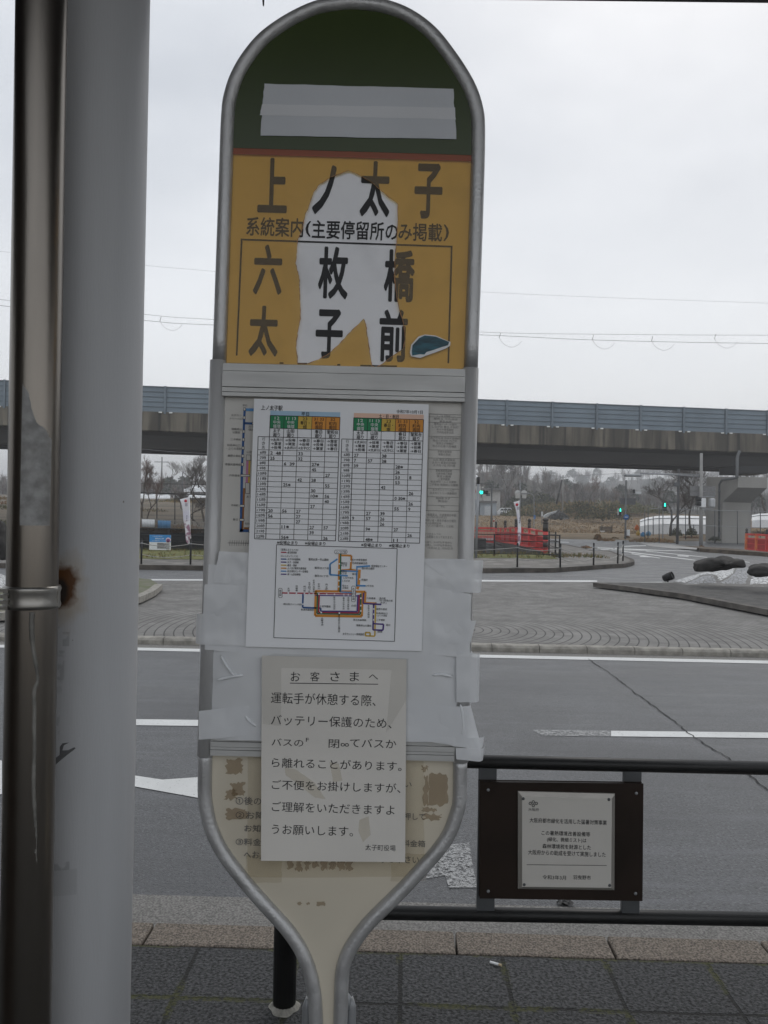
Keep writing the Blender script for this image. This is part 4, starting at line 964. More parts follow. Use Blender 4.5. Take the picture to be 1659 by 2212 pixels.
ys = [-60,-20,0,36.35,36.4,56.9,57.0,60,66,72,78,84,90,96,102,110,120,130,140,150,160,170,180,190,200,212,224,236,248,260,272,285,300,320,340,360,380,400,420,440,460,480,500,530,560,590,620,650,680,710,760,900,1500]
def gz(x, y):
    if x < XCAN and 36.38 <= y <= 56.95: return -2.6
    if y < 36.38: return -.32
    if x >= XCAN and y < 57: return -.32
    if y < 57.5 and x < XCAN: return .15
    if x < XCAN and y < 75: return max(.15, ground_z(x,y))
    return ground_z(x, y)
mb = MB(); nx = len(xs)
mb.add([(x,y,gz(x,y)) for y in ys for x in xs], [(j*nx+i, j*nx+i+1, (j+1)*nx+i+1, (j+1)*nx+i) for j in range(len(ys)-1) for i in range(nx-1)])
gmt = mat('dry_field', (.24,.165,.085), .95, 0, .25, .5, .5, 6, detail=9, col2=(.13,.095,.05))
k = NT(gmt); s = k.n('ShaderNodeSeparateXYZ', {0: k.obj()})
grn = k.mix(k.noise(.25, 8), (.035,.034,.022), (.075,.062,.042))
k.setcol(k.mix(k.step(k.noise(.9, 8, stretch=(.25,1,1)), .5, .66, 0, .6), k.col(), (.085,.07,.045)))
fur = k.step(k.noise(1.0, 6, stretch=(.06,1.1,1)), .44, .60)
k.setcol(k.mix(k.math('MULTIPLY', k.math('LESS_THAN', s.outputs[0], 2.0), .85), k.col(), k.mix(fur, (.155,.13,.095), (.075,.066,.05))))
k.setcol(k.mix(k.step(k.math('ADD', s.outputs[1], k.math('MULTIPLY', k.noise(.08,4), 40)), 158, 172), k.col(), grn))
struct(mb.build('ground', gmt))
# canal walls
cw = mat('canal_wall', (.055,.055,.055), .85, 0, .35, 1.5, .4, 12, detail=8)
mb = MB(); mb.box((-90,56.6,-2.6),(XCAN,57.0,.17)); struct(mb.build('canal_wall', cw))
mb = MB(); mb.box((-90,36.0,-2.6),(XCAN-.02,36.36,-.02)); struct(mb.build('canal_bank', cw))
wat = mat('canal_water', (.03,.034,.03), .08, 0, .2, .5, .05, 8)
mb = MB(); mb.add([(-90,36.36,-2.2),(XCAN,36.36,-2.2),(XCAN,56.6,-2.2),(-90,56.6,-2.2)], [(0,1,2,3)]); struct(mb.build('canal_water', wat))
mb = MB(); mb.box((XCAN,36.2,-2.6),(XCAN+.5,58,RZ-.01)); struct(mb.build('bridge_abutment', mat('dark_concrete', (.10,.10,.095), .9, 0, .3, 1, .3, 10)))

# far pavement with its kerb
fp_front = [(-400,1213),(280,1221),(600,1225),(1050,1228.5),(1200,1228)] + [D4(0,1210),D4(150,1203),D4(230,1188),D4(268,1172),D4(250,1150),D4(200,1130),D4(100,1095),D4(0,1065)] + [D3(1350,1085),D3(1180,1045),D3(1000,1012),D3(880,1006)]
fz = .0
fr = [gnd(*p, fz) for p in fp_front]
fr_s = smooth(fr[4:], 4); line = fr[:4] + fr_s
back = [Vector((XCAN+.1, fr[-1].y, 0)), Vector((XCAN+.1,36.3,0)), Vector((-90,36.3,0))]
fpm = mat('far_paving', (.16,.15,.135), .7, 0, .3, .9, .2, 20, detail=8)
k = NT(fpm); br = k.n('ShaderNodeTexBrick', {'Vector': k.obj(), 'Scale': 1.0, 'Brick Width': 1.6, 'Row Height': .9, 'Mortar Size': .18, 'Color1': (.45,.45,.46,1), 'Color2': (.6,.58,.55,1), 'Mortar': (1,1,1,1)})
c = k.n('ShaderNodeMix', {'Factor': .8}, data_type='RGBA', blend_type='MULTIPLY'); k.t.links.new(k.col(), c.inputs['A']); k.t.links.new(br.outputs['Color'], c.inputs['B']); k.setcol(c.outputs['Result'])
mb = MB(); mb.prism([(p.x,p.y,fz) for p in line+back], (0,0,1), 0.0); struct(mb.build('far_pavement', fpm))
mb = MB()
for i in range(len(line)-1):
    a, b = line[i], line[i+1]; d = (b-a); n = Vector((d.y,-d.x,0)).normalized()*.16
    mb.add([(a.x,a.y,fz+.012),(b.x,b.y,fz+.012),(b.x-n.x,b.y-n.y,fz+.012),(a.x-n.x,a.y-n.y,fz+.012),(a.x,a.y,RZ-.02),(b.x,b.y,RZ-.02)], [(0,1,2,3),(4,5,1,0)])
struct(mb.build('far_kerb', mat('dark_kerb', (.075,.065,.055), .9, 0, .4, 3, .3, 30, detail=8)))
gs = mat('verge_grass', (.15,.145,.035), .95, 0, .3, 3, .6, 30, detail=8, col2=(.08,.09,.022))
mb = MB(); a = 30.3; rg = random.Random(5)
mb.ngrid(lambda u, v: Vector((-60+67*u, (26.9+4.7*max(0,min(1,(67*u-57)/2.5)))*(1-v)+36.0*v, .012+.05*math.sin(v*3.14)+.03*noise.noise(Vector((u*60,v*6,2))))), 120, 8)
stuff(mb.build('verge_grass', gs), 'strip of yellow-green grass beyond the far pavement', 'grass')
# tufts
mb = MB()
for i in range(1800):
    x = rg.uniform(-16,9.5); y = rg.uniform(27.2 if x < -3 else 31.8,36) ; h = rg.uniform(.05,.22)
    if x > 7: y = rg.uniform(33,35.5)
    for j in range(3):
        dx, dy = rg.uniform(-.09,.09), rg.uniform(-.05,.05); mb.add([(x-.012,y,.0),(x+.012,y,.0),(x+dx,y+dy,h)], [(0,1,2)], 0 if rg.random() < .55 else 1)
stuff(mb.build('grass_tufts', [mat('straw_grass', (.22,.15,.06), .9), mat('green_grass', (.06,.085,.02), .9)]), 'loose straw-coloured and green tufts behind the black railings', 'grass')
# road markings beyond the island (second sheet of paint)
mb = MB()
def pl(pts, fn): mb.prism([gnd(*fn(*p), RZ+.006) for p in pts], (0,0,1), 0.0, 0)
pl([(620,780),(650,780),(718,800),(690,801)], C7)
pl([(520,776),(622,780),(622,783),(520,779)], C7); pl([(500,816),(585,818),(585,822),(500,820)], C7); pl([(540,886),(580,893),(560,894)], C7)
pl([(740,848),(1080,862),(1080,866),(740,852)], C7); pl([(740,858),(1290,866),(1290,869),(740,861)], C7); pl([(880,840),(1000,836),(1000,840),(880,844)], C7)
pl([(870,866),(1270,915),(1262,918),(868,870)], C7); pl([(1000,866),(1330,900),(1330,903),(1000,869)], C7); pl([(1170,890),(1230,893),(1232,898),(1172,895)], C7)
pl([(925,880),(1080,905),(1072,907),(920,883)], C7); pl([(965,893),(1020,896),(1025,901),(970,899)], C7); pl([(1480,915),(1560,927),(1560,930),(1480,919)], C7); pl([(1610,936),(1640,938),(1640,941),(1610,939)], C7)
pl([(940,1036),(1090,1034),(1090,1038),(940,1039)], C7)
struct(mb.build('crossing_markings', pm))
# pale far footway in front of the pier
mb = MB(); mb.prism([gnd(*C7(*p), RZ+.012) for p in ((915,808),(960,806),(1100,826),(1290,846),(1290,862),(1180,858),(1020,840))], (0,0,1), 0.0); struct(mb.build('footway', mat('pale_paving', (.33,.325,.315), .7, 0, .15, 2, .1, 20)))
mb = MB(); fw = [C7(1290,848),C7(1659,870)]
a, b = gnd(*C7(1290,872), RZ), gnd(*C7(1750,905), RZ)
mb.add([(a.x,a.y,RZ),(b.x,b.y,RZ),(b.x,b.y,.08),(a.x,a.y,.08),(a.x+.6,a.y+6,.08),(b.x+.6,b.y+6,.08)], [(0,1,2,3),(3,2,5,4)]); struct(mb.build('bank_kerb', mat('mossy_kerb', (.09,.07,.05), .95, 0, .4, 2, .3, 20)))

# grass island at the left and its kerb
mb = MB(); kp = [E2(970,112),E2(930,145),E2(880,170),E2(812,195),E2(600,245),E2(300,262),E2(0,285),E2(-500,300)]
kw = smooth([gnd(*p, .08) for p in kp], 4)
for i in range(len(kw)-1):
    a, b = kw[i], kw[i+1]; d = b-a; n = Vector((d.y,-d.x,0)).normalized()*.16
    mb.add([(a.x,a.y,.09),(b.x,b.y,.09),(b.x+n.x,b.y+n.y,.09),(a.x+n.x,a.y+n.y,.09),(a.x,a.y,-.02),(b.x,b.y,-.02)], [(3,2,1,0),(4,5,1,0)])
struct(mb.build('planter_kerb', kb))
ip = [Vector((p.x,p.y,.03)) for p in kw] + [gnd(-300,1250,.03)] + [gnd(*E2(800,72),.03), gnd(*E2(900,80),.03)]
mb = MB(); mb.prism(ip, (0,0,1), 0.0); struct(mb.build('planter_bed', mat('planter_bed', (.10,.12,.05), .9, 0, .3, 4, .5, 40, detail=8, col2=(.16,.15,.12))))

# right planting bed, kerb, mosaic mound, boulders, spotlight
kr = [gnd(*p, .07) for p in (C8(715,30),C8(900,50),C8(1200,90),C8(1400,128),C8(1659,176),C8(2400,330))]
mb = MB()
for i in range(len(kr)-1):
    a, b = kr[i], kr[i+1]; d = b-a; n = Vector((-d.y,d.x,0)).normalized()*.16
    mb.add([(a.x,a.y,.08),(b.x,b.y,.08),(b.x+n.x,b.y+n.y,.08),(a.x+n.x,a.y+n.y,.08),(a.x,a.y,-.02),(b.x,b.y,-.02)], [(0,1,2,3),(4,5,1,0)])
struct(mb.build('planting_kerb', mat('dark_island_kerb', (.10,.09,.08), .9, 0, .35, 4, .4, 40)))
mb = MB(); mb.prism([Vector((p.x,p.y+.1,.05)) for p in kr] + [gnd(2400,1262,.05), gnd(1300,1259,.05)], (0,0,1), 0.0)
struct(mb.build('planting_bed', mat('dark_grit', (.075,.072,.068), .9, 0, .3, 6, .6, 60, detail=8)))
mos = mat('stone_mosaic', (.52,.53,.53), .5, 0, .15, 6, .1, 30)
k = NT(mos); o = k.obj()
vr = k.n('ShaderNodeTexVoronoi', {'Vector': o, 'Scale': 11.0}, feature='DISTANCE_TO_EDGE'); vc = k.n('ShaderNodeTexVoronoi', {'Vector': o, 'Scale': 11.0})
wvn = k.n('ShaderNodeTexNoise', {'Vector': o, 'Scale': .75, 'Detail': 1.0, 'Distortion': .9}).outputs['Fac']
sw = k.step(k.math('ABSOLUTE', k.math('SUBTRACT', k.math('FRACT', k.math('MULTIPLY', wvn, 4.5)), .5)), .25, .27)
bw = k.n('ShaderNodeSeparateXYZ', {0: vc.outputs['Color']}).outputs[0]
c = k.mix(k.math('MULTIPLY', bw, .35), k.col(), (.33,.34,.36)); c2 = k.mix(k.math('MULTIPLY', bw, .6), (.20,.21,.22), (.10,.11,.12))
k.setcol(k.mix(k.step(vr.outputs['Distance'], .03, .08), (.05,.05,.05), k.mix(sw, c, c2)))
def pic_of(p):
    c = R3.transposed() @ (Vector(p) - Vector((0,0,H))); return (829.5 + F*c.x/-c.z, 1106 - F*c.y/-c.z)
def inside(pt, poly_):
    x, y = pt; r = False
    for k_ in range(len(poly_)):
        (x0,y0), (x1,y1) = poly_[k_], poly_[k_-1]
        if (y0 > y) != (y1 > y) and x < (x1-x0)*(y-y0)/(y1-y0)+x0: r = not r
    return r
W1 = [(640,1570),(690,1555),(760,1525),(830,1505),(900,1515),(920,1475),(1000,1455),(1150,1430),(1250,1400),(1310,1430),(1295,1490),(1220,1540),(1150,1570),(1130,1515),(1080,1500),(980,1505),(900,1545),(800,1588),(720,1580)]
W2 = [(1490,1510),(1659,1515),(2200,1500),(2200,1610),(1480,1603)]
G1 = [(810,1598),(900,1556),(990,1518),(1080,1512),(1112,1560),(1150,1585),(1240,1550),(1320,1480),(1345,1430),(1450,1430),(1450,1500),(1432,1600),(1000,1598)]
moss_ = []
for nm_, c1_, c2_ in (('white_stones', (.62,.63,.63), (.45,.46,.47)), ('grey_stones', (.27,.285,.305), (.17,.18,.195)), ('band_stones', (.115,.115,.11), (.065,.065,.062))):
    mm_ = mat(nm_, c1_, .55, 0, .1, 6, .1, 30); k = NT(mm_); o = k.obj()
    vr = k.n('ShaderNodeTexVoronoi', {'Vector': o, 'Scale': 11.0}, feature='DISTANCE_TO_EDGE'); vc = k.n('ShaderNodeTexVoronoi', {'Vector': o, 'Scale': 11.0})
    bw = k.n('ShaderNodeSeparateXYZ', {0: vc.outputs['Color']}).outputs[0]
    k.setcol(k.mix(k.step(vr.outputs['Distance'], .03, .09), (.06,.06,.06), k.mix(bw, c1_, c2_))); moss_.append(mm_)
def mound(name, outl, peak, label, pattern=True):
    ps = smooth(outl+[outl[0]], 22)[:-1]; n = len(ps); cx = sum((p for p in ps), Vector())/n; mb = MB(); vs = []; nr = 44
    for j in range(nr+1):
        t = j/nr
        for p in ps: q = p.lerp(cx, t); vs.append((q.x, q.y, .03+peak*(1-(1-t)**2.2)+.012*noise.noise(Vector((q.x*2,q.y*2,0)))))
    mb.add(vs, [(j*n+i, j*n+(i+1)%n, (j+1)*n+(i+1)%n, (j+1)*n+i) for j in range(nr) for i in range(n)], 0, True)
    if pattern:
        for k_, f_ in enumerate(mb.f):
            c_ = sum((mb.v[i] for i in f_), Vector())/4; px_, py_ = pic_of(c_); q_ = ((px_/.843-1560)*4.066, (py_/.843-1102)*4.066)
            mb.m[k_] = 0 if inside(q_, W1) or inside(q_, W2) else 1 if inside(q_, G1) else 2
    return tag(mb.build(name, moss_, None, cx), label, 'mound')
mound('mosaic_mound', [gnd(*D4(660,1392),.05), gnd(*D4(800,1420),.05), gnd(*D4(1100,1425),.05), gnd(*D4(1659,1445),.05), gnd(2000,1285,.05), gnd(1900,1244,.05), gnd(1650,1241,.05), gnd(1560,1240,.05), gnd(*D4(760,1350),.05)], .36, 'low rounded mound paved with white and grey broken-stone waves, at the right of the island')
mound('mosaic_mound', [gnd(20,1262,.05), gnd(-40,1275,.05), gnd(-260,1285,.05), gnd(-420,1265,.05), gnd(-300,1240,.05), gnd(-60,1240,.05), gnd(14,1244,.05)], .42, 'white mosaic mound peeping out at the left edge beside the drain pipe', False)
bm_ = mat('dark_boulder', (.030,.027,.024), .8, 0, .5, 4, 1.0, 14, detail=9, col2=(.008,.007,.006))
def boulder(pts_px, Y, thick, label, seed):
    mb = MB(); n = len(pts_px); out = [at(*p, Y) for p in pts_px]; c = sum(out, Vector())/n; nr = 9; vs = []; ps = smooth(out+[out[0]],4)[:-1]; m = len(ps)
    for j in range(-nr, nr+1):
        t = j/nr; s_ = (1-abs(t)**2.6)**.5 if abs(t) < 1 else .02
        for p in ps:
            q = c + (p-c)*max(.05,s_); q = Vector((q.x, Y+t*thick, q.z)); d = noise.noise(q*3+Vector((seed,0,0)))*.07+noise.noise(q*7)*.045+noise.noise(q*17)*.015; q += (q-c).normalized()*d; vs.append(q)
    mb.add(vs, [(j*m+i, j*m+(i+1)%m, (j+1)*m+(i+1)%m, (j+1)*m+i) for j in range(2*nr) for i in range(m)] + [tuple(range(m)), tuple(reversed(range(2*nr*m,(2*nr+1)*m)))], 0, True)
    return tag(mb.build('boulder', bm_, None, c), label, 'boulder', 'boulders on the mosaic mound')
boulder([D4(*p) for p in ((897,1195),(960,1160),(1080,1130),(1200,1122),(1260,1130),(1300,1146),(1370,1150),(1395,1180),(1405,1232),(1300,1240),(1150,1255),(1000,1275),(920,1278),(905,1250))], 18.6, .34, 'long dark boulder with a notched top lying on the mosaic mound', 1)
boulder([D4(*p) for p in ((1440,1290),(1470,1240),(1540,1212),(1659,1204),(1800,1215),(1860,1260),(1840,1320),(1700,1330),(1550,1330),(1460,1315))], 17.4, .34, 'dark rounded boulder cut off by the right edge of the picture', 5)
boulder([C6(-60,1440),C6(-50,1260),C6(-20,1205),C6(10,1200),C6(36,1225),C6(46,1290),C6(46,1400),C6(40,1460),C6(0,1470),C6(-40,1465)], 18.6, .3, 'dark upright boulder just showing at the left edge beside the drain pipe', 9)
sp = gnd(*D4(615,1388), .06)
spot = thing('ground_spotlight', 'small black barrel spotlight tilted upward at the left end of the mosaic mound', 'spotlight', sp)
d = Vector((.62,-.5,.36)).normalized(); mb = MB(); mb.lathe([(.05,-.13),(.085,-.11),(.10,.0),(.105,.13),(.09,.132),(.085,.08)], (0,0,.125), 18, axis=d); mb.build('barrel', M['black_metal'], spot)
mb = MB(); mb.lathe([(.086,.0),(.086,.004)], Vector((0,0,.125))+d*.085, 18, axis=d); mb.build('lens', mat('spot_lens', (.25,.26,.27), .15, 0, .05, 10), spot)
mb = MB(); mb.tube([(0,0,0),(0,0,.10)], .022, 8); mb.build('stem', M['black_metal'], spot)
# ------------------------------------------------------------------ black chain posts, chains, rail fence behind
pb = gnd(*D3(520,1258), 0)
proto = thing('chain_post', '', 'bollard', (0,0,0), 'chain posts along the far kerb')
mb = MB(); mb.tube([(0,0,0),(0,0,.74)], .030, 12); mb.lathe([(.030,.74),(.036,.745),(.036,.755),(.02,.77),(.028,.78),(.024,.795),(.01,.80)], (0,0,0), 12); mb.build('shaft', M['black_metal'], proto)
mb = MB(); mb.lathe([(.033,.62),(.037,.63),(.037,.65),(.033,.66)], (0,0,0), 12); mb.build('chain_ring', M['grey_metal'], proto)
cps = [gnd(*D5(-1000,1770),0), gnd(*D5(-300,1775),0), gnd(*D5(128,1778),0), gnd(*D5(862,1785),0), gnd(*D3(-560,1250),0), pb, gnd(*D3(976,1265),0), gnd(*D3(1331,1242),0), gnd(*D4(93,1196),0), gnd(*D4(147,1168),0)]
labs = ['black chain post hidden behind the grey column', None, 'black chain post in front of the blue and white notice board', 'black chain post below the white banner at the left', 'black chain post behind the bus stop sign', 'black chain post below the white banner in front of the red bridge',
        'black chain post standing at the end of the black rail fence', 'black chain post alone on the kerb curve right of the rail fence', 'black chain post near the tip of the far pavement, front of the last two', 'rearmost black chain post at the tip of the far pavement']
vis = [c for i, c in enumerate(cps) if i >= 2]
first = True
for i, p in enumerate(cps):
    if i < 2 or i == 4: continue
    if first: proto.location = p; proto['label'] = labs[i]; first = False
    else: dup(proto, p, labs[i])
chm = mat('pale_chain', (.36,.345,.32), .6, 0, .2, 20)
def chain(a, b, z, sag):
    return [a.lerp(b, t/14) + Vector((0,0,z - sag*4*(t/14)*(1-t/14))) for t in range(15)]
cl = {(2,3):'chain hung in front of the blue and white notice board', (3,5):'chain running from the left banner post behind the bus stop sign', (5,6):'chain between the banner post and the rail fence end, before the red bridge', (6,7):'chain sagging over the empty pavement right of the rail fence', (7,8):'chain on the kerb curve, last long span', (8,9):'short chain between the two last posts', (1,2):'chain coming out from behind the grey column'}
for (i, j), lb in cl.items():
    c_ = thing('post_chain', 'pale double ' + lb, 'chain', cps[i], 'chains between the posts')
    dl = cps[j]-cps[i]; n_ = dl.length; sg = min(.24, .062*n_)
    for z_ in (.64,.30): mb = MB(); mb.tube(chain(Vector((0,0,0)), dl, z_, sg), .012, 6); mb.build('chain', chm, c_)
# three-rail black fence on the canal side
Yr = 32.6
rf = thing('rail_fence', 'black horizontal-rail fence along the canal behind the chain posts', 'fence', (0,0,0))
fz0 = lambda x: 0.0
xe = at(*D3(968,1140),Yr).x
mb = MB()
zr = [at(*D3(968,v),Yr).z for v in (922,990,1056,1125)]
for z_ in zr: mb.tube([(-40,Yr,z_),(xe,Yr,z_)], .018, 8); mb.tube([(xe,Yr,z_),(at(*D3(862,1100),36).x,36.1,z_)], .018, 8)
mb.build('rails', M['black_metal'], rf)
for x_, y_ in [(xe,Yr),(at(*D3(925,1130),34.3).x,34.3),(at(*D3(862,1110),36).x,36.1)] + [(xe-1.92*i*1.4,Yr) for i in range(1,16)]:
    mb = MB(); mb.tube([(x_,y_,0),(x_,y_,zr[0]+(.12 if y_ > Yr else .03))], .034, 8); mb.build('post', M['black_metal'], rf)
# dark mesh net on the left stretch
mb = MB(); mb.add([(-40,Yr+.05,.04),(-3.2,Yr+.05,.04),(-3.2,Yr+.05,zr[0]),(-40,Yr+.05,zr[0])], [(0,1,2,3)])
mb.build('net', film('dark_net', (.5,.5,.5), (.02,.022,.022), .55, .6, .0), rf)

# grey post with globe lamp in front of the bridge
pp = gnd(*D3(80,1160), 0); Yq = pp.y
lp_ = thing('lamp_post', 'slim grey post with dark top and white globe lamp, beside the bus stop sign', 'lamp post', pp)
zt = at(*D3(88,300),Yq).z
mb = MB(); mb.tube([(0,0,0),(.05,0,zt-.28)], .052, 12); mb.build('post', M['grey_metal'], lp_)
mb = MB(); mb.tube([(.05,0,zt-.28),(.052,0,zt)], .054, 12); mb.build('post_cap', M['black_metal'], lp_)
mb = MB(); q = at(*D3(72,305),Yq+.1)-pp; mb.lathe([(.0,-.12),(.075,-.09),(.115,-.03),(.115,.03),(.075,.09),(.01,.12)], q, 16); mb.build('lamp_globe', M['white_paint'], lp_)

# ------------------------------------------------------------------ banners
def banner(pole_px, top_px, base_px, edge, Y, label, scr):
    b0 = gnd(*base_px, 0); b0 = Vector((at(*base_px,Y).x, Y, 0)); t = thing('banner_flag', label, 'banner', b0, 'white banner flags')
    pt = at(*pole_px, Y); q = at(*top_px, Y)
    mb = MB(); mb.tube([(0,0,0),(pt-b0)], .014, 8); mb.tube([pt-b0+Vector((0,0,-.03)), q-b0], .010, 6); mb.build('pole', M['white_paint'], t)
    L_ = [at(*p, Y)-b0 for p in edge[0]]; Rr = [at(*p, Y)-b0 for p in edge[1]]
    Ls, Rs = smooth(L_,4), smooth(Rr,4); n = min(len(Ls), len(Rs))-1
    mb = MB()
    def fn(u, v):
        i = v*n; a = Ls[round(i)].lerp(Rs[round(i)], u); return a + Vector((0,-.06*math.sin(v*9+u*3)*(.3+v)-.02,0))
    mb.ngrid(fn, 8, n, 0, True)
    bmx = mat('banner_cloth', (.74,.73,.76), .8, 0, .05, 3)
    k = NT(bmx); s = k.n('ShaderNodeSeparateXYZ', {0: k.obj()}); zz = s.outputs[2]
    z0, z1 = Rs[n].z, Rs[0].z
    lo = k.math('MULTIPLY', k.step(zz, z0+(z1-z0)*.52, z0+(z1-z0)*.40), k.step(k.noise(5.5,5), .46, .56)); c = k.mix(lo, k.col(), (.30,.16,.22))
    md_ = k.math('MULTIPLY', k.step(k.math('ABSOLUTE', k.math('SUBTRACT', zz, z0+(z1-z0)*.62)), (z1-z0)*.14, (z1-z0)*.05), .3); c = k.mix(md_, c, (.45,.42,.62)); k.setcol(c)
    mb.build('cloth', bmx, t).modifiers.new('thickness','SOLIDIFY').thickness = .003
    mb = MB(); a = scr[0]; c = at(*a, Y-.13)-b0; r_ = scr[1]/F*Y; mb.lathe([(r_*.9,0),(r_*.9,.002)], c, 20, axis=(0,-1,0)); mb.build('red_disc', mat('banner_red', (.50,.03,.05), .8), t)
    mb = MB(); c = at(*scr[2], Y-.13)-b0; w_ = scr[1]*.8/F*Y
    for i in range(3): mb.box((c.x-w_, c.y-.002, c.z-w_*1.1+i*w_*.8), (c.x+w_, c.y, c.z-w_*1.1+i*w_*.8+w_*.5))
    pmk = mat('banner_grey', (.26,.25,.30), .8); mb.build('printed_mark', pmk, t); mb = MB()
    c = at(*scr[3], Y-.13)-b0
    for i in range(3): mb.box((c.x-w_*.4, c.y-.002, c.z-w_*2.2+i*w_*1.6), (c.x+w_*.4, c.y, c.z-w_*2.2+i*w_*1.6+w_*1.1))
    mb.build('printed_mark', pmk, t)
    return t
banner(D5(845,770), D5(708,815), D5(866,1785), [[D5(*p) for p in ((706,815),(738,905),(752,1000),(756,1130),(775,1230),(792,1330),(805,1430),(838,1484))], [D5(*p) for p in ((846,780),(850,900),(852,1020),(856,1150),(862,1250),(870,1330),(868,1410),(846,1478))]], 27.6, 'white banner with a red disc hanging by the blue and white notice board', (D5(790,836), 24/5.823*.843, D5(800,893), D5(808,1092)))
banner(D3(540,548), D3(478,570), D3(524,1258), [[D3(*p) for p in ((481,568),(500,640),(512,700),(524,780),(526,860),(526,940),(522,1000),(524,1034))], [D3(*p) for p in ((536,556),(542,640),(548,720),(556,800),(558,860),(556,940),(552,1000),(546,1034))]], 27.3, 'white banner with a red disc hanging in front of the red bridge', (D3(517,594), 17/4.1475*.843, D3(530,630), D3(545,760)))

# blue and white notice board fixed to the fence
nb = at(*D5(405,1450), 31.8)
nb_ = thing('notice_board', 'blue and white notice panel hung on the dark fence at the left', 'notice board', nb)
x0, z0 = at(*D5(246,1565),31.8).x-nb.x, at(*D5(246,1565),31.8).z-nb.z; x1, z1 = at(*D5(570,1345),31.8).x-nb.x, at(*D5(570,1345),31.8).z-nb.z
mb = MB(); mb.box((x0,0,z0),(x1,.03,z1)); zm = z0+(z1-z0)*.52
mb.add([(x0,-.003,zm),(x1,-.003,zm),(x1,-.003,z1),(x0,-.003,z1)], [(0,1,2,3)], 1)
W_ = x1-x0; Hh = z1-z0
mb.text('お知らせします', (x0+W_*.48,-.006,z0+Hh*.75), W_*.42, Hh*.10, XA, ZA, 0, .03); mb.text('バス停留所について', (x0+W_*.42,-.006,z0+Hh*.61), W_*.6, Hh*.06, XA, ZA, 0, .01); mb.text('ご利用の皆様へ', (x0+W_*.4,-.006,z0+Hh*.90), W_*.5, Hh*.05, XA, ZA, 0, .01)
mb.lathe([(.105,0),(.105,.003)], (x0+W_*.88,-.004,z0+Hh*.66), 18, 3, axis=(0,-1,0)); mb.lathe([(.075,0),(.075,.003)], (x0+W_*.88,-.008,z0+Hh*.64), 18, 4, axis=(0,-1,0))
mb.add([(x0+W_*.36,-.004,z0+Hh*.08),(x1-.04,-.004,z0+Hh*.08),(x1-.04,-.004,z0+Hh*.48),(x0+W_*.36,-.004,z0+Hh*.48)], [(0,1,2,3)], 5)
for i in range(8):
    z_ = z0+Hh*(.11+.046*i); mb.add([(x0+W_*.38,-.006,z_),(x1-.08-W_*.06*((i*7)%5),-.006,z_),(x1-.08-W_*.06*((i*7)%5),-.006,z_+.02),(x0+W_*.38,-.006,z_+.02)], [(0,1,2,3)], 2)
mb.build('panel', [M['white_paint'], mat('notice_blue', (.03,.25,.60), .5), M['grey_ink'], mat('mark_white', (.7,.55,.6), .5), mat('mark_purple', (.18,.05,.16), .5), mat('notice_grey', (.40,.41,.42), .5)], nb_)
mb = MB(); mb.tube([(x0+W_*.1,.04,z1-.02),(x0+W_*.1,.30,z1-.05)], .012, 6); mb.build('bracket', M['grey_metal'], nb_); mb = MB(); mb.tube([(x1-W_*.1,.04,z1-.02),(x1-W_*.1,.30,z1-.05)], .012, 6); mb.build('bracket', M['grey_metal'], nb_)

# ------------------------------------------------------------------ red bridge railings
red = mat('vermilion_paint', (.58,.055,.050), .5, 0, .12, 1.5, .05, 20)
red2 = mat('vermilion_panel', (.40,.032,.030), .55, 0, .15, 2.5)
dkw = mat('dark_newel', (.035,.03,.027), .5, 0, .3, 6)
br_ = thing('bridge_railing', 'vermilion arched bridge railing with black-capped posts, behind the black rail fence', 'bridge railing', (0,0,0))
PT = [(D3(820,1108),36.9,880),(D3(725,1082),37.6,868),(D3(648,1060),39.2,850),(D3(575,1042),41.2,845),(D3(507,1028),43.6,840),(D3(447,1016),46.4,842),(D3(393,1008),49.6,845),(D3(342,998),53.2,846),(D3(295,990),57.0,845)]
pos = [at(*p, Y) for p, Y, t in PT]; top = [at(p[0], 0, Y) for p, Y, t in PT]
tops = [at((1200+0)*.843 if False else p[0], (1150+t/4.1475)*.843, Y) for p, Y, t in PT]
for i in range(len(pos)-1):
    a, b, c, d = pos[i], pos[i+1], tops[i], tops[i+1]
    mb = MB(); mb.bar(c, d, .12, .07); mb.bar(c.lerp(a,.26), d.lerp(b,.26), .14, .06); mb.bar(a+ZA*.10, b+ZA*.10, .16, .10); mb.bar(a.lerp(c,.42), b.lerp(d,.42), .13, .045)
    mb.build('rail', red, br_)
    mb = MB(); v = [a+ZA*.12, b+ZA*.12, d.lerp(b,.26), c.lerp(a,.26)]; mb.prism(v, Vector((1,0,0)), .04); mb.build('panel', red2, br_)
    if i % 2: mb = MB(); mb.bar(a, c+ZA*.05, .11, .11, up=(0,1,0)); mb.build('short_post', red, br_)
for i in range(0, len(pos), 2):
    big = (i == 0); r_ = .12 if big else .075; hh = tops[i].z-pos[i].z; ex = .36 if big else .22
    mb = MB(); mb.tube([pos[i]-ZA*.1, tops[i]+ZA*(.02)], r_, 14, 0); po = mb.build('post', red, br_)
    mb = MB(); mb.tube([tops[i]+ZA*(-.0), tops[i]+ZA*ex], r_*1.06, 14); mb.lathe([(r_*.8,0),(r_*1.15,.03),(r_*1.1,.08),(r_*.6,.10),(r_*.9,.13),(r_*1.25,.19),(r_*.9,.25),(.02,.29)], tops[i]+ZA*ex, 14)
    if big:
        for f_ in (.28,.62): mb.tube([pos[i].lerp(tops[i],f_), pos[i].lerp(tops[i],f_+.22)], r_*1.04, 14)
    mb.build('post_cap', dkw, br_)
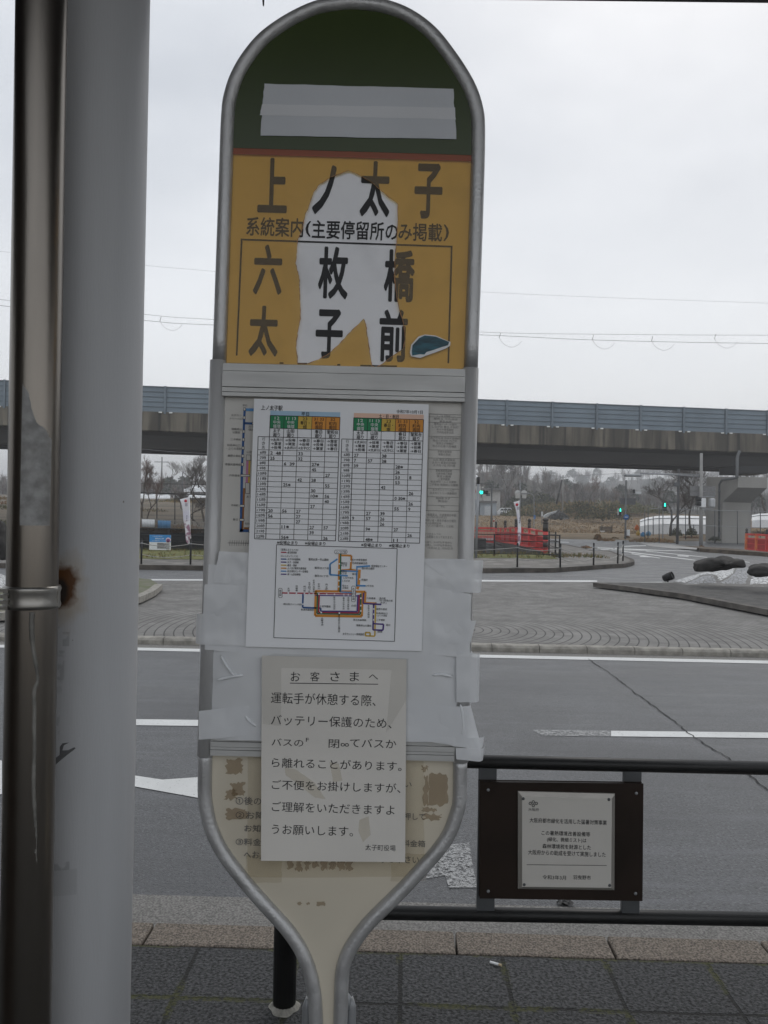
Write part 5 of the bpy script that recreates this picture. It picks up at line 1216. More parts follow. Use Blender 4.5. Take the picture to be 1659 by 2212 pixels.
# lattice stretch at the far end, across the view
a, b = at(*D3(282,992),57.5), at(*D3(-120,986),58.5); c, d = at(*D3(282,845),57.5), at(*D3(-120,838),58.5)
mb = MB(); mb.bar(c,d,.14,.14); mb.bar(c.lerp(a,.2),d.lerp(b,.2),.1,.1); mb.bar(a,b,.16,.16); mb.bar(a.lerp(c,.36),b.lerp(d,.36),.1,.08); mb.build('rail', red, br_)
mb = MB(); n = 26
for i in range(n+1): p, q = a.lerp(b,i/n), c.lerp(a,.2).lerp(d.lerp(b,.2),i/n); mb.bar(p,q,.034,.05,up=(0,1,0))
mb.build('lattice', red, br_)
mb = MB(); p = at(*D3(50,990),58.2); mb.tube([p, p+ZA*1.2], .08, 12); mb.build('post', red, br_)
mb = MB(); mb.lathe([(.085,0),(.085,.2),(.05,.23),(.09,.29),(.06,.35),(.02,.4)], p+ZA*1.2, 12); mb.build('post_cap', dkw, br_)
# bridge deck edge below the rail (dark girder)
mb = MB()
for i in range(len(pos)-1):
    a, b = pos[i], pos[i+1]; mb.bar(a-ZA*.22, b-ZA*.22, .35, .5)
mb.build('deck_edge', mat('deck_edge', (.07,.065,.06), .9, 0, .3, 2, .2, 10), br_)
# right-hand railing
r2 = thing('bridge_railing', 'vermilion railing panel at the right edge beside the concrete pier', 'bridge railing', (0,0,0))
a, b, c, d = at(*D4(1432,1050),50), at(*D4(2300,1130),44), at(*D4(1437,890),50), at(*D4(2300,930),44)
ora = mat('orange_edge', (.62,.17,.05), .5, 0, .1, 3)
mb = MB(); mb.bar(c,d,.12,.12); mb.bar(c.lerp(a,.27),d.lerp(b,.27),.12,.10); mb.bar(a,b,.14,.14); mb.bar(c.lerp(a,.6),d.lerp(b,.6),.06,.05); mb.build('rail', red, r2)
mb = MB(); mb.prism([a.lerp(c,.0)+Vector((0,.04,0)), b+Vector((0,.04,0)), d.lerp(b,.27)+Vector((0,.04,0)), c.lerp(a,.27)+Vector((0,.04,0))], (0,1,0), .04); mb.build('panel', red2, r2)
for t in (0,.135,.27,.41,.55,.7):
    p, q = a.lerp(b,t), c.lerp(d,t); mb = MB(); mb.bar(p-ZA*.05,q+ZA*.05,.16,.14,up=(0,1,0)); mb.build('post', ora if t in (0,.135) else red, r2)
    if t in (0,.27,.55): mb = MB(); mb.lathe([(.09,0),(.10,.1),(.05,.14),(.10,.2),(.07,.28),(.02,.33)], q+ZA*.05, 12); mb.build('post_cap', dkw, r2)

# ------------------------------------------------------------------ elevated motorway
Y0v, Y1v = 60.5, 70.0
def vx(px, Yguess=None):
    """point of the near face of the viaduct seen at px: plane through two measured depths"""
    d = ray(px, 1000); A = Vector((at(0,822,Y0v).x, Y0v)); B = Vector((at(1659,888,Y1v).x, Y1v))
    dirv = B-A; den = d.x*dirv.y - d.y*dirv.x; t = (A.x*dirv.y - A.y*dirv.x)/den; return d.y*t
def V(px, py): return at(px, py, vx(px))
A_ = V(0,822); B_ = V(1659,888); dv = (B_-A_); dv.z = 0; dv.normalize(); nv = Vector((-dv.y,dv.x,0))
xs_ = A_.xy
def vp(s, off, z): p = Vector((A_.x,A_.y,0)) + dv*s + nv*off; return Vector((p.x,p.y,z))
zt_ = (V(0,822).z + V(1659,888).z)/2
lev = {}
for nm, yl, yr in (('top',822,888),('rail',836,0),('bar',877,938),('par',918,978),('sof',969,1021)):
    lev[nm] = (V(0,yl).z, V(1659,yr).z if yr else 0)
lev['sof'] = tuple(H+(z_-H)*1.115 for z_ in lev['sof'])
LEN = (V(1659,888)-V(0,822)).length
def zz(nm, s): a, b = lev[nm]; return a + (b-a)*s/LEN
via = thing('elevated_motorway', 'long stained concrete motorway viaduct with a blue-grey noise barrier crossing the whole view', 'viaduct', (0,0,0))
s0, s1 = -60, LEN+60
def vstrip(mb, prof, m=0, n=40):
    """prof: list of (offset, level, extra z)"""
    k_ = len(prof); vs = []
    for i in range(n+1):
        s = s0+(s1-s0)*i/n
        for off, nm, ez in prof: vs.append(vp(s, off, zz(nm,s)+ez))
    fs = [(i*k_+j, (i+1)*k_+j, (i+1)*k_+(j+1)%k_, i*k_+(j+1)%k_) for i in range(n) for j in range(k_)]
    return mb.add(vs, fs, m)
stc = mat('stained_concrete', (.19,.168,.13), .9, 0, .2, .35, .3, 4, detail=8, col2=(.075,.066,.052), stretch=(2.2,2.2,.25), lo=.42, hi=.60)
k = NT(stc); c = k.mix(k.math('MULTIPLY', k.step(k.noise(1.1, 6, stretch=(1.5,1.5,.1)), .50, .62), .85), k.col(), (.028,.026,.023)); k.setcol(c)
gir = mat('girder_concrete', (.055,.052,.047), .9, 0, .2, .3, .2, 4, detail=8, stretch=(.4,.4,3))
mb = MB(); vstrip(mb, [(0,'bar',0),(0,'par',0),(.35,'par',-.05),(.35,'bar',0)]); vstrip(mb, [(9.6,'bar',0),(9.6,'par',0),(10,'par',0),(10,'bar',0)]); mb.build('parapet', stc, via)
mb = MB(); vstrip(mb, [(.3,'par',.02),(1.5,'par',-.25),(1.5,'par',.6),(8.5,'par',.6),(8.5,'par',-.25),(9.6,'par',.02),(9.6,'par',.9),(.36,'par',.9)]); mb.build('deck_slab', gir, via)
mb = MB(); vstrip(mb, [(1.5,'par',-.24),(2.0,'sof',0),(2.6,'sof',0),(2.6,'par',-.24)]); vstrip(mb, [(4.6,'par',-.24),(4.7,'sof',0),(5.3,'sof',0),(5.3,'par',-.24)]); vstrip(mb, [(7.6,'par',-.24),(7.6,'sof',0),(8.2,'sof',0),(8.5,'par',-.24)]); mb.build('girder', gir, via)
nbm = mat('noise_barrier', (.17,.215,.255), .5, .1, .10, .5, .1, 6, detail=6)
mb = MB(); vstrip(mb, [(.06,'top',0),(.06,'bar',.01),(.14,'bar',.01),(.14,'top',0)])
mb.build('noise_barrier', nbm, via)
mb = MB()
for i in range(5):
    f_ = i/5
    for j in range(40):
        sa, sb = s0+(s1-s0)*j/40, s0+(s1-s0)*(j+1)/40
        za = zz('top',sa)*(1-f_)+zz('bar',sa)*f_; zb = zz('top',sb)*(1-f_)+zz('bar',sb)*f_; mb.bar(vp(sa,.03,za), vp(sb,.03,zb), .05, .045 if i else .10)
mb.build('barrier_rail', mat('barrier_rail', (.09,.115,.135), .5, .2, .1, 1), via)
sp0 = V(C7(250,0)[0], 900); sA = (Vector((sp0.x,sp0.y,0))-Vector((A_.x,A_.y,0))).dot(dv); sp1 = V(C7(495,0)[0], 900); sB = (Vector((sp1.x,sp1.y,0))-Vector((A_.x,A_.y,0))).dot(dv); pitch = sB-sA
i = int((s0-sA)/pitch); psts = []
while sA+i*pitch < s1: psts.append(sA+i*pitch); i += 1
bpm = mat('barrier_post', (.15,.185,.215), .5, .3, .1, 1)
for s in psts:
    mb = MB(); mb.bar(vp(s,-.02,zz('bar',s)-.15), vp(s,-.02,zz('top',s)+.08), .16, .14, up=(0,1,0)); mb.build('barrier_post', bpm, via)
rfl = mat('reflector', (.8,.8,.78), .4)
for s in psts:
    mb = MB()
    for ds in (-.35,.45): q = vp(s+ds,-.06,zz('bar',s)-.02); mb.box((q.x-.12,q.y-.04,q.z-.07),(q.x+.12,q.y+.04,q.z+.03))
    mb.build('reflector', rfl, via)
# pier
YPi = 69.5
pier = mat('pier_concrete', (.31,.30,.28), .9, 0, .10, .5, .25, 5, detail=8, stretch=(1,1,.3))
mb = MB()
def PP(cx, cy, Y=YPi): return at(*D4(cx,cy), Y)
C0 = at(*D4(1180,975), 68.0); zg = C0.z - .1; zq = lambda cx, cy, Y: at(*D4(cx,cy), Y).z
def pv_(o, z): q = C0 + nv*o; return Vector((q.x, q.y, z))
mb.prism([pv_(0,zg), pv_(0,zq(1190,556,68)), pv_(-2.2,zq(1345,402,65.8)), pv_(-2.2,zq(1345,290,65.8)), pv_(2.6,zq(1003,296,70.6)), pv_(2.6,zg)], dv, 2.65)
mb.build('pier', pier, via)
mb = MB(); a, b = PP(1200,240), PP(1520,275); mb.box((a.x,67.2,b.z),(b.x,70.5,PP(1300,195).z)); mb.build('bearing', M['black_matte'], via)
gp_ = mat('pipe_grey', (.13,.135,.14), .6, .2, .1, 2)
mb = MB(); mb.tube(smooth([PP(1365,25,65.6),PP(1340,90,65.5),PP(1336,200,65.4),PP(1335,300,65.4)],4), .13, 10); mb.tube([PP(1335,300,65.4),PP(1175,330,67.2)], .11, 10); mb.tube([PP(1175,330,67.2),PP(1152,370,67.8),PP(1148,940,67.8)], .09, 10)
for cy in (445,600,745,880): mb.tube([PP(1152,cy,67.8)-ZA*.06, PP(1152,cy,67.8)+ZA*.06], .13, 10)
mb.build('downpipe', gp_, via)
# ------------------------------------------------------------------ signals, poles, signs beyond the crossing
grn = emit('signal_green', (.02,.85,.55), 2.2)
hood = M['black_matte']
cpm = mat('pole_concrete', (.29,.285,.275), .85, 0, .12, .8, .1, 10)
def pole_(mb, p, q, r0, r1, seg=10): mb.tube([p, q], [r0, r1], seg)
def person_lamp(mb, c, s, m=0):
    """green walking figure as small shapes"""
    mb.lathe([(.11*s,0),(.11*s,.01)], c+ZA*.30*s, 10, m, axis=(0,-1,0)); mb.box((c.x-.13*s,c.y-.01,c.z-.10*s),(c.x+.13*s,c.y,c.z+.18*s),m); mb.box((c.x-.15*s,c.y-.01,c.z-.36*s),(c.x-.03*s,c.y,c.z-.10*s),m); mb.box((c.x+.03*s,c.y-.01,c.z-.36*s),(c.x+.15*s,c.y,c.z-.10*s),m)
def ped_signal(t, base, fn, box, lamp, Y):
    x0,y0,x1,y1 = box; a, b = at(*fn(x0,y1),Y)-base, at(*fn(x1,y0),Y)-base
    mb = MB(); mb.box((a.x,-.15,a.z),(b.x,.15,b.z)); h = bevel(mb.build('signal_head', M['white_paint'] if fn is D4 and x0 < 200 else M['bar_grey'], t), .02)
    zm = (a.z+b.z)/2; m_ = .05
    mb = MB(); mb.box((a.x+m_,-.19,zm+m_),(b.x-m_,-.152,b.z-m_)); mb.build('red_lamp', M['black_matte'], t)
    mb = MB(); mb.box((a.x+m_,-.19,a.z+m_),(b.x-m_,-.152,zm-m_)); c_ = Vector(((a.x+b.x)/2,-.192,(a.z+zm)/2)); gl_ = mb.build('green_lamp', M['black_matte'], t)
    mb = MB(); person_lamp(mb, c_, (b.x-a.x)*1.25); fg = mb.build('walking_figure', grn, gl_)
    mb = MB(); mb.box((a.x-.02,-.34,b.z-.01),(b.x+.02,-.15,b.z+.03)); mb.box((a.x-.02,-.34,zm-.02),(b.x+.02,-.19,zm+.02)); mb.build('hood', hood, t)
# left vehicle signal on a mast arm
Y = 76; b = at(*D3(245,822), Y)
t = thing('traffic_signal', 'horizontal traffic signal on a mast arm showing green, in front of the pale house', 'traffic signal', b)
mb = MB(); pole_(mb, Vector((0,0,-.5)), at(*D3(250,370),Y)-b, .10, .07); mb.build('mast', M['grey_metal'], t)
mb = MB(); mb.tube([at(*D3(250,374),Y)-b, at(*D3(-60,364),Y)-b], .06, 8); mb.tube([at(*D3(138,375),Y)-b, at(*D3(138,520),Y)-b], .035, 8); mb.build('arm', M['grey_metal'], t)
mb = MB(); a, c = at(*D3(116,483),Y)-b, at(*D3(212,444),Y)-b; mb.box((a.x,-.2,a.z),(c.x,.05,c.z)); bevel(mb.build('signal_head', M['bar_grey'], t), .08)
for i, x in enumerate((137,165,193)):
    q = at(*D3(x,463),Y)-b; mb = MB(); mb.lathe([(.18 if i == 0 else .14,0),(.1,.05)], q+Vector((0,-.22,0)), 16, axis=(0,-1,0)); mb.build(('green_lamp','amber_lamp','red_lamp')[i], grn if i == 0 else hood, t)
    mb = MB(); mb.tube([q+Vector((0,-.22,.17)), q+Vector((0,-.5,.14))], .04, 6); mb.build('hood', hood, t)
q = at(*D3(46,452),Y-1)
t = thing('road_sign', 'round white road sign with a red ring, half hidden behind the bus stop sign', 'road sign', q)
mb = MB(); mb.lathe([(.33,0),(.33,.04)], (0,0,0), 24, 0, axis=(0,-1,0)); mb.lathe([(.25,.0),(.25,.05)], (0,0,0), 24, 1, axis=(0,-1,0)); mb.build('sign_face', [mat('sign_red', (.45,.02,.03), .5), M['white_paint']], t)
mb = MB(); mb.tube([(0,.1,-4.2),(0,.1,.5)], .06, 8); mb.build('post', M['grey_metal'], t)
# pair of sign backs on one pole
Y = 92; b = at(*D3(552,760), Y)
t = thing('sign_cluster', 'two round sign backs over square plates on one pole, left of the leaning strut', 'road sign', b)
mb = MB(); pole_(mb, Vector((0,0,-1)), at(*D3(550,330),Y)-b, .07, .05); mb.build('post', M['grey_metal'], t)
sbm = mat('sign_back', (.55,.55,.54), .6, .1, .06, 2)
for x in (522,591):
    q = at(*D3(x,472),Y)-b; mb = MB(); mb.lathe([(.35,0),(.35,.04)], q+Vector((0,-.1,0)), 20, axis=(0,-1,0)); mb.build('round_plate', sbm, t)
    a, c = at(*D3(x-23,526),Y)-b, at(*D3(x+23,480),Y)-b; mb = MB(); mb.box((a.x,-.20,a.z),(c.x,-.15,c.z)); mb.build('square_plate', sbm, t)
# curved street lamp
Y = 88; b = at(*D3(698,860), Y)
t = thing('street_lamp', 'thin curved street lamp arching left over the sign backs, small blue plate on its pole', 'street lamp', b)
mb = MB(); mb.tube(smooth([Vector((0,0,-.6)), at(*D3(699,700),Y)-b, at(*D3(699,560),Y)-b, at(*D3(694,505),Y)-b, at(*D3(672,482),Y)-b, at(*D3(630,478),Y)-b],5), .055, 8); mb.build('pole', M['grey_metal'], t)
mb = MB(); a = at(*D3(630,478),Y)-b; mb.box((a.x-.7,-.12,a.z-.07),(a.x,.12,a.z+.06)); mb.build('lamp_head', M['grey_metal'], t)
mb = MB(); a, c = at(*D3(692,748),Y)-b, at(*D3(712,706),Y)-b; mb.box((a.x,-.16,a.z),(c.x,-.12,c.z)); mb.build('blue_plate', mat('blue_plate', (.08,.22,.55), .5), t)
# small red and white marker
b = at(*D3(782,760), 95); t = thing('marker_post', 'small red and white marker post by the pile of debris', 'marker', b)
mb = MB(); mb.tube([(0,0,-.5),(0,0,1.0)], .06, 8); mb.build('post', M['grey_metal'], t)
mb = MB(); a, c = at(*D3(772,716),95)-b, at(*D3(794,668),95)-b; mb.box((a.x,-.05,a.z),(c.x,-.01,c.z)); mb.box((a.x+.12,-.06,c.z-.35),(c.x-.12,-.051,c.z-.12), 1); mb.build('plate', [M['white_paint'], mat('marker_red', (.5,.05,.05), .5)], t)
for x_, yt_, yb_, lb_ in ((58,735,805,'thin white roadside marker pole half hidden by the lamp post'),(272,745,822,'thin white roadside marker pole right of the mast with the horizontal signal')):
    p_ = at(*D3(x_,yb_),80); t = thing('marker_pole', lb_, 'marker', p_, 'white marker poles'); mb = MB(); mb.tube([(0,0,-.3), at(*D3(x_,yt_),80)-p_], .06, 8); mb.build('pole', M['white_paint'], t)
    mb = MB(); e_ = at(*D3(x_,yt_),80)-p_; mb.tube([e_-ZA*.30, e_-ZA*.12], .066, 8); mb.build('red_band', mat('marker_band', (.5,.06,.05), .5), t)
# utility poles
def upole(name, base_px, top_px, Y, r0, r1, label, arms=(), m=None, cat='utility pole', ext=1.0):
    b = at(*base_px, Y); t = thing(name, label, cat, b); e = at(*top_px, Y)-b
    mb = MB(); pole_(mb, Vector((0,0,-ext)), e, r0, r1); mb.build('shaft', m or cpm, t)
    for f_, hw in arms:
        p = e*f_; mb = MB(); mb.bar(p+Vector((-hw,-.12,0)), p+Vector((hw,-.12,0)), .10, .10); mb.build('crossarm', M['grey_metal'], t)
    return t
t = upole('utility_pole', D3(1002,645), D3(1007,280), 130, .12, .09, 'grey utility pole with a slanting strut above the debris pile', [(.93,.5)])
b = t.location; mb = MB(); pole_(mb, at(*D3(936,590),129.4)-b, at(*D3(996,330),129.4)-b, .14, .12); mb.build('strut', mat('dark_pole', (.03,.028,.026), .9), t)
upole('utility_pole', D5(433,560), D5(438,180), 118, .12, .07, 'distant pole with one crossarm on the left skyline', [(.80,1.1)], mat('far_pole', (.14,.14,.14), .9))
upole('utility_pole', D5(742,600), D5(744,415), 118, .09, .07, 'short plain pole among the trees at the left', (), mat('far_pole_plain', (.12,.12,.12), .9))
upole('utility_pole', D3(395,650), D3(392,320), 140, .07, .05, 'thin pole with a crossarm in front of the wooded hill by the house', [(.98,.9)], mat('thin_pole', (.16,.16,.16), .9))
# pole with pedestrian signal, blue arrow sign and sign backs
Y = 72; b = at(*D4(172,905), Y)
t = thing('signal_pole', 'grey pole with green walking signal and blue round sign, before the dry field', 'traffic signal', b)
mb = MB(); pole_(mb, Vector((0,0,-.3)), at(*D4(180,325),Y)-b, .085, .06); mb.build('pole', M['grey_metal'], t)
ped_signal(t, b, D4, (95,692,133,622), None, Y)
q = at(*D4(172,712),Y)-b; mb = MB(); mb.lathe([(.25,0),(.25,.03)], q+Vector((0,-.25,0)), 20, 0, axis=(0,-1,0)); mb.box((q.x-.14,q.y-.30,q.z-.03),(q.x+.14,q.y-.282,q.z+.03),1); mb.build('blue_sign', [mat('sign_blue', (.04,.16,.45), .5), M['white_paint']], t)
for y0, y1, x0, x1 in ((515,545,118,285),(548,580,128,285)):
    a, c = at(*D4(x0,y1),Y)-b, at(*D4(x1,y0),Y)-b; mb = MB(); mb.box((a.x,.15,a.z),(c.x,.2,c.z)); mb.build('sign_back', mat('dark_sign_back', (.14,.14,.145), .7), t)
mb = MB(); mb.tube([at(*D4(178,480),Y)-b, at(*D4(300,464),Y)-b], .035, 8); mb.build('arm', M['grey_metal'], t)
mb = MB(); a, c = at(*D4(268,474),Y)-b, at(*D4(330,446),Y)-b; mb.box((a.x,-.3,a.z),(c.x,.2,c.z)); mb.box((a.x-.12,-.2,a.z+.1),(a.x,.1,a.z+.45),1); bevel(mb.build('signal_head', [M['white_paint'], hood], t), .05)
mb = MB(); a, c = at(*D4(183,905),Y)-b, at(*D4(214,842),Y)-b; mb.box((a.x,-.2,a.z),(c.x,.2,c.z)); bevel(mb.build('control_box', M['white_paint'], t), .02)
# second walking signal
Y = 70; b = at(*D4(565,830), Y)
t = thing('pedestrian_signal', 'green walking signal on a thin pole in front of the big bare tree', 'traffic signal', b)
mb = MB(); pole_(mb, Vector((0,0,-2.4)), at(*D4(565,640),Y)-b, .045, .045); mb.build('pole', M['grey_metal'], t)
ped_signal(t, b, D4, (556,642,598,568), None, Y)
# black utility pole
t = upole('utility_pole', D4(712,1005), D4(729,212), 62, .11, .085, 'dark utility pole with a bracket, between the walking signal and the concrete signal mast', (), None)
t.children[0].data.materials.clear(); t.children[0].data.materials.append(mat('two_tone_pole', (.07,.07,.07), .8, 0, .3, .25))
b = t.location; mb = MB(); mb.bar(at(*D4(560,556),62)-b, at(*D4(735,556),62)-b, .06, .06); mb.bar(at(*D4(680,372),62)-b, at(*D4(735,372),62)-b, .2, .3); mb.build('bracket', M['bar_grey'], t)
# concrete signal mast
Y = 58; b = at(*D4(960,1052), Y)
t = thing('signal_mast', 'tall concrete mast with lamp arm, sign backs and side-facing signal, in front of the pier', 'traffic signal', b)
mb = MB(); pole_(mb, Vector((0,0,-.2)), at(*D4(964,45),Y)-b, .145, .10, 14); mb.build('mast', cpm, t)
mb = MB(); mb.tube([at(*D4(962,290),Y)-b, at(*D4(640,268),Y)-b, at(*D4(325,258),Y)-b], .05, 8); mb.tube([at(*D4(962,268),Y)-b, at(*D4(325,255),Y)-b], .035, 8); mb.build('lamp_arm', M['grey_metal'], t)
mb = MB(); a, c = at(*D4(165,290),Y)-b, at(*D4(335,250),Y)-b; mb.box((a.x,-.25,a.z),(c.x,.25,c.z-.1)); bevel(mb.build('lamp_head', M['grey_metal'], t), .08)
for y0, y1 in ((390,436),(445,490)):
    a, c = at(*D4(862,y1),Y)-b, at(*D4(1130,y0),Y)-b; mb = MB(); mb.box((a.x,.28,a.z),(c.x,.33,c.z)); mb.build('sign_back', mat('grey_sign_back', (.20,.20,.20), .7, .1), t)
a, c = at(*D4(938,610),Y)-b, at(*D4(986,518),Y)-b; mb = MB(); mb.box((a.x,-.5,a.z),(c.x,-.1,c.z)); bevel(mb.build('signal_head', M['white_paint'], t), .04)
for cy in (533,582): q = at(*D4(936,cy),Y)-b; mb = MB(); mb.tube([q+Vector((.1,-.3,.02)), q+Vector((-.30,-.34,.1))], [.15,.17], 12); mb.build('hood', hood, t)
a, c = at(*D4(1042,612),Y)-b, at(*D4(1100,515),Y)-b; mb = MB(); mb.box((a.x,-.3,a.z),(c.x,.2,c.z)); bevel(mb.build('control_box', mat('box_grey', (.45,.46,.47), .5, 0, .05, 3), t), .12)
mb = MB(); mb.bar(at(*D4(960,500),Y)-b, at(*D4(1100,500),Y)-b, .06, .06); mb.bar(at(*D4(960,622),Y)-b, at(*D4(1090,622),Y)-b, .06, .06); mb.build('arm', M['grey_metal'], t)
# chain-link fence posts with wires
Y = 64
cf = thing('wire_fence', 'tall wire fence with slender posts before the white tunnel greenhouse and the pier', 'fence', (0,0,0))
mb = MB(); P0, P1 = at(*D4(420,622),Y), at(*D4(1760,660),Y)
mb.tube([P0,P1], .03, 6); mb.tube([at(*D4(560,785),Y), at(*D4(1760,830),Y)], .025, 6); mb.build('rail', M['grey_metal'], cf)
for x, y0, y1 in ((375,640,945),(410,624,905),(463,700,880),(525,622,965),(655,650,870),(800,620,920),(885,790,840),(1105,640,960),(1340,650,970),(1580,660,900)):
    mb = MB(); mb.tube([at(*D4(x,y1),Y)-ZA*.2, at(*D4(x,y0),Y)], .035, 6); mb.build('post', M['bar_grey'], cf)
cf2 = thing('wire_fence', 'tall dark wire fence with widely spaced posts on the far bank at the left', 'fence', (0,0,0))
Y = 62; mb = MB(); mb.tube([at(*D5(-600,695),Y), at(*D5(1500,755),Y)], .05, 6); mb.tube([at(*D5(-600,560),Y+20), at(*D5(1500,600),Y+20)], .03, 5); mb.build('rail', M['black_matte'], cf2)
for x in (-180,90,362,630,897,1165,1430):
    mb = MB(); yt = 712+(x-100)*.028; mb.tube([at(*D5(x,1110+(x-100)*.03),Y)-ZA*.3, at(*D5(x,yt),Y)], .04, 6); mb.build('post', M['black_matte'], cf2)
# slatted white guard fence with the two corrugated sheets on the canal wall
sf = thing('guard_fence', 'pale vertical-bar guard fence on the canal wall at the left', 'fence', (0,0,0))
Y = 56.8; a, b = at(*D5(-500,1070),Y), at(*D5(1400,1175),Y); c, d = at(*D5(-500,1265),Y), at(*D5(1400,1365),Y)
wf = mat('guard_rail_paint', (.24,.22,.19), .7, .1, .15, 3)
mb = MB(); mb.bar(a,b,.07,.07); mb.bar(c,d,.07,.07); n = 95
for i in range(n+1): mb.bar(c.lerp(d,i/n), a.lerp(b,i/n), .035, .035, up=(0,1,0))
mb.build('bar_panel', wf, sf)
def corr(x0, y0, x1, y1, m, label):
    Yc = 56.5; p, q = at(*D5(x0,y0),Yc), at(*D5(x1,y1),Yc); c_ = (p+q)/2; mb = MB(); dz = at(*D5(x1,y0+(x1-x0)*.05),Yc).z-p.z
    mb.ngrid(lambda u, v: Vector((p.x+(q.x-p.x)*u, Yc-.05+.04*math.sin(u*6.283*8), p.z+(q.z-p.z)*v+dz*u*.4)), 64, 1, 0, True)
    o = tag(mb.build('corrugated_sheet', m, None, c_), label, 'sheet'); o.modifiers.new('thickness','SOLIDIFY').thickness = .01
corr(140,1108,328,1228, M['white_paint'], 'white corrugated sheet hung on the guard fence'); corr(378,1126,566,1244, mat('blue_sheet', (.10,.26,.45), .6, 0, .08, 4), 'blue corrugated sheet hung on the guard fence')
# rusty scrub behind guard fence
# ------------------------------------------------------------------ houses, van, greenhouses, debris
hb = at(*D3(180,700), 150)
ho = thing('house', 'two-storey pale house with a grey lean-to garage, behind the traffic signal', 'house', hb)
def hbx(x0,y0,x1,y1,Ya,Yb,name,m,par=None):
    a, c = at(*D3(x0,y1),Ya)-hb, at(*D3(x1,y0),Ya)-hb; mb = MB(); mb.box((a.x,Ya-150,a.z),(c.x,Yb-150,c.z)); return mb.build(name, m, par or ho)
hw = mat('house_wall', (.50,.485,.455), .9, 0, .06, 1); hg = mat('garage_wall', (.40,.435,.47), .8, 0, .06, 1)
hbx(165,430,340,720,152,160,'wall',hw); hbx(155,420,372,436,151,161,'roof',mat('house_roof', (.16,.155,.15), .8)); hbx(-100,400,165,720,154,162,'wall',hw)
hbx(120,568,300,716,147.5,151.9,'garage',hg); hbx(112,555,305,572,147,151.95,'garage_roof',mat('garage_roof', (.13,.12,.115), .8))
hbx(170,612,240,710,147.3,147.45,'shutter',mat('shutter', (.55,.57,.59), .6)); hbx(-60,540,118,600,146.5,151,'shed_roof',mat('shed_roof', (.28,.31,.34), .7)); hbx(-60,600,112,716,147.2,151,'shed_wall',hg)
hbx(190,470,230,500,151.8,151.95,'window',mat('house_glass', (.04,.045,.05), .1))
# white minivan
vb = at(*D3(387,704), 146)
vn = thing('parked_van', 'white boxy kei van parked beside the grey garage', 'van', vb)
def VQ(x, y): q = at(*D3(x,y),146)-vb; return Vector((q.x,0,q.z))
wd = 1.55
mb = MB(); mb.prism([VQ(314,696),VQ(313,670),VQ(322,662),VQ(345,634),(VQ(360,629)),VQ(452,629),VQ(460,634),VQ(464,660),VQ(464,692),VQ(450,697)], (0,1,0), wd); bevel(mb.build('body', mat('van_paint', (.72,.73,.74), .3, 0, .02, 2), vn), .06)
gl = mat('van_glass', (.03,.035,.04), .08, 0, .1, 2)
for q in ([(340,655),(350,638),(374,637),(374,656)],[(379,656),(379,637),(412,636),(412,656)],[(417,656),(417,636),(452,636),(457,656)]):
    mb = MB(); mb.prism([VQ(*p)+Vector((0,-.012,0)) for p in q], (0,-1,0), .01); mb.build('window', gl, vn)
for x in (358,450):
    c = VQ(x,692); mb = MB(); mb.lathe([(.33,0),(.34,.04),(.34,.18),(.30,.22)], c+Vector((0,.16,0)), 18, axis=(0,-1,0)); wh = mb.build('wheel', M['rubber'], vn)
    mb = MB(); mb.lathe([(.20,0),(.20,.012),(.05,.03)], c+Vector((0,-.065,0)), 14, axis=(0,-1,0)); mb.build('rim', M['grey_metal'], wh)
mb = MB(); a = VQ(314,676); mb.box((a.x-.03,.1,a.z-.1),(a.x+.05,.4,a.z+.1)); mb.build('headlight', M['white_paint'], vn)
# white low tunnel beside the van
# debris pile: grey plastic sheeting over scrap
db = at(*D3(935,745), 112)
de = thing('debris_pile', 'heap of grey scrap and pale sheeting on the dry field', 'debris pile', db)
rd = random.Random(11); mb = MB()
def DQ(x, y): return at(*D3(x,y),112)-db
for i in range(90):
    x = rd.uniform(860,1045); hm = 740-75*math.sin(max(0,min(1,(x-830)/230))*3.14); y = rd.uniform(hm,742); c = DQ(x,y)+Vector((0,rd.uniform(-1,1),0)); s_ = rd.uniform(.12,.42)
    d1 = Vector((rd.uniform(-1,1),rd.uniform(-.6,.6),rd.uniform(-.6,.6))).normalized()*s_; mb.bar(c-d1, c+d1, rd.uniform(.1,.5), rd.uniform(.03,.18), i % 3)
mb.build('scrap', [mat('scrap_dark', (.05,.052,.05), .8), mat('scrap_grey', (.16,.165,.17), .7), mat('scrap_mid', (.10,.10,.095), .8)], de)
mb = MB(); p = [DQ(806,730),DQ(812,708),DQ(850,685),DQ(905,668),DQ(960,655),DQ(985,668),DQ(930,682),DQ(880,700),DQ(830,735)]; mb.prism(p, (0,1,0), .8); mb.build('sheeting', mat('grey_sheet', (.45,.46,.47), .5, 0, .1, 3), de)
# compost frame and plastic things
q = at(*D3(1461,888),92); mb = MB(); a, c = at(*D3(1408,888),92)-q, at(*D3(1515,826),92)-q
cr = thing('wooden_frame', 'weathered brown wooden bin standing on the dry field', 'bin', q)
for i in range(4): z_ = a.z+(c.z-a.z)*i/4; mb.box((a.x,-.4,z_),(c.x,-.36,z_+(c.z-a.z)*.22))
mb.build('board_side', mat('weathered_wood', (.13,.095,.065), .9, 0, .3, 2), cr)
mb = MB()
for x in (a.x,c.x): mb.box((x-.06,-.46,a.z),(x+.06,-.40,c.z+.15)); mb.box((x-.04,-.36,a.z),(x+.04,.4,c.z))
mb.build('corner_post', mat('weathered_post', (.10,.075,.05), .9), cr)
mb = MB(); a2, c2 = at(*D3(1415,888),91)-q, at(*D3(1460,872),91)-q; mb.box((a2.x,-.7,a2.z),(c2.x,-.5,c2.z)); mb.build('white_sack', M['white_paint'], cr)
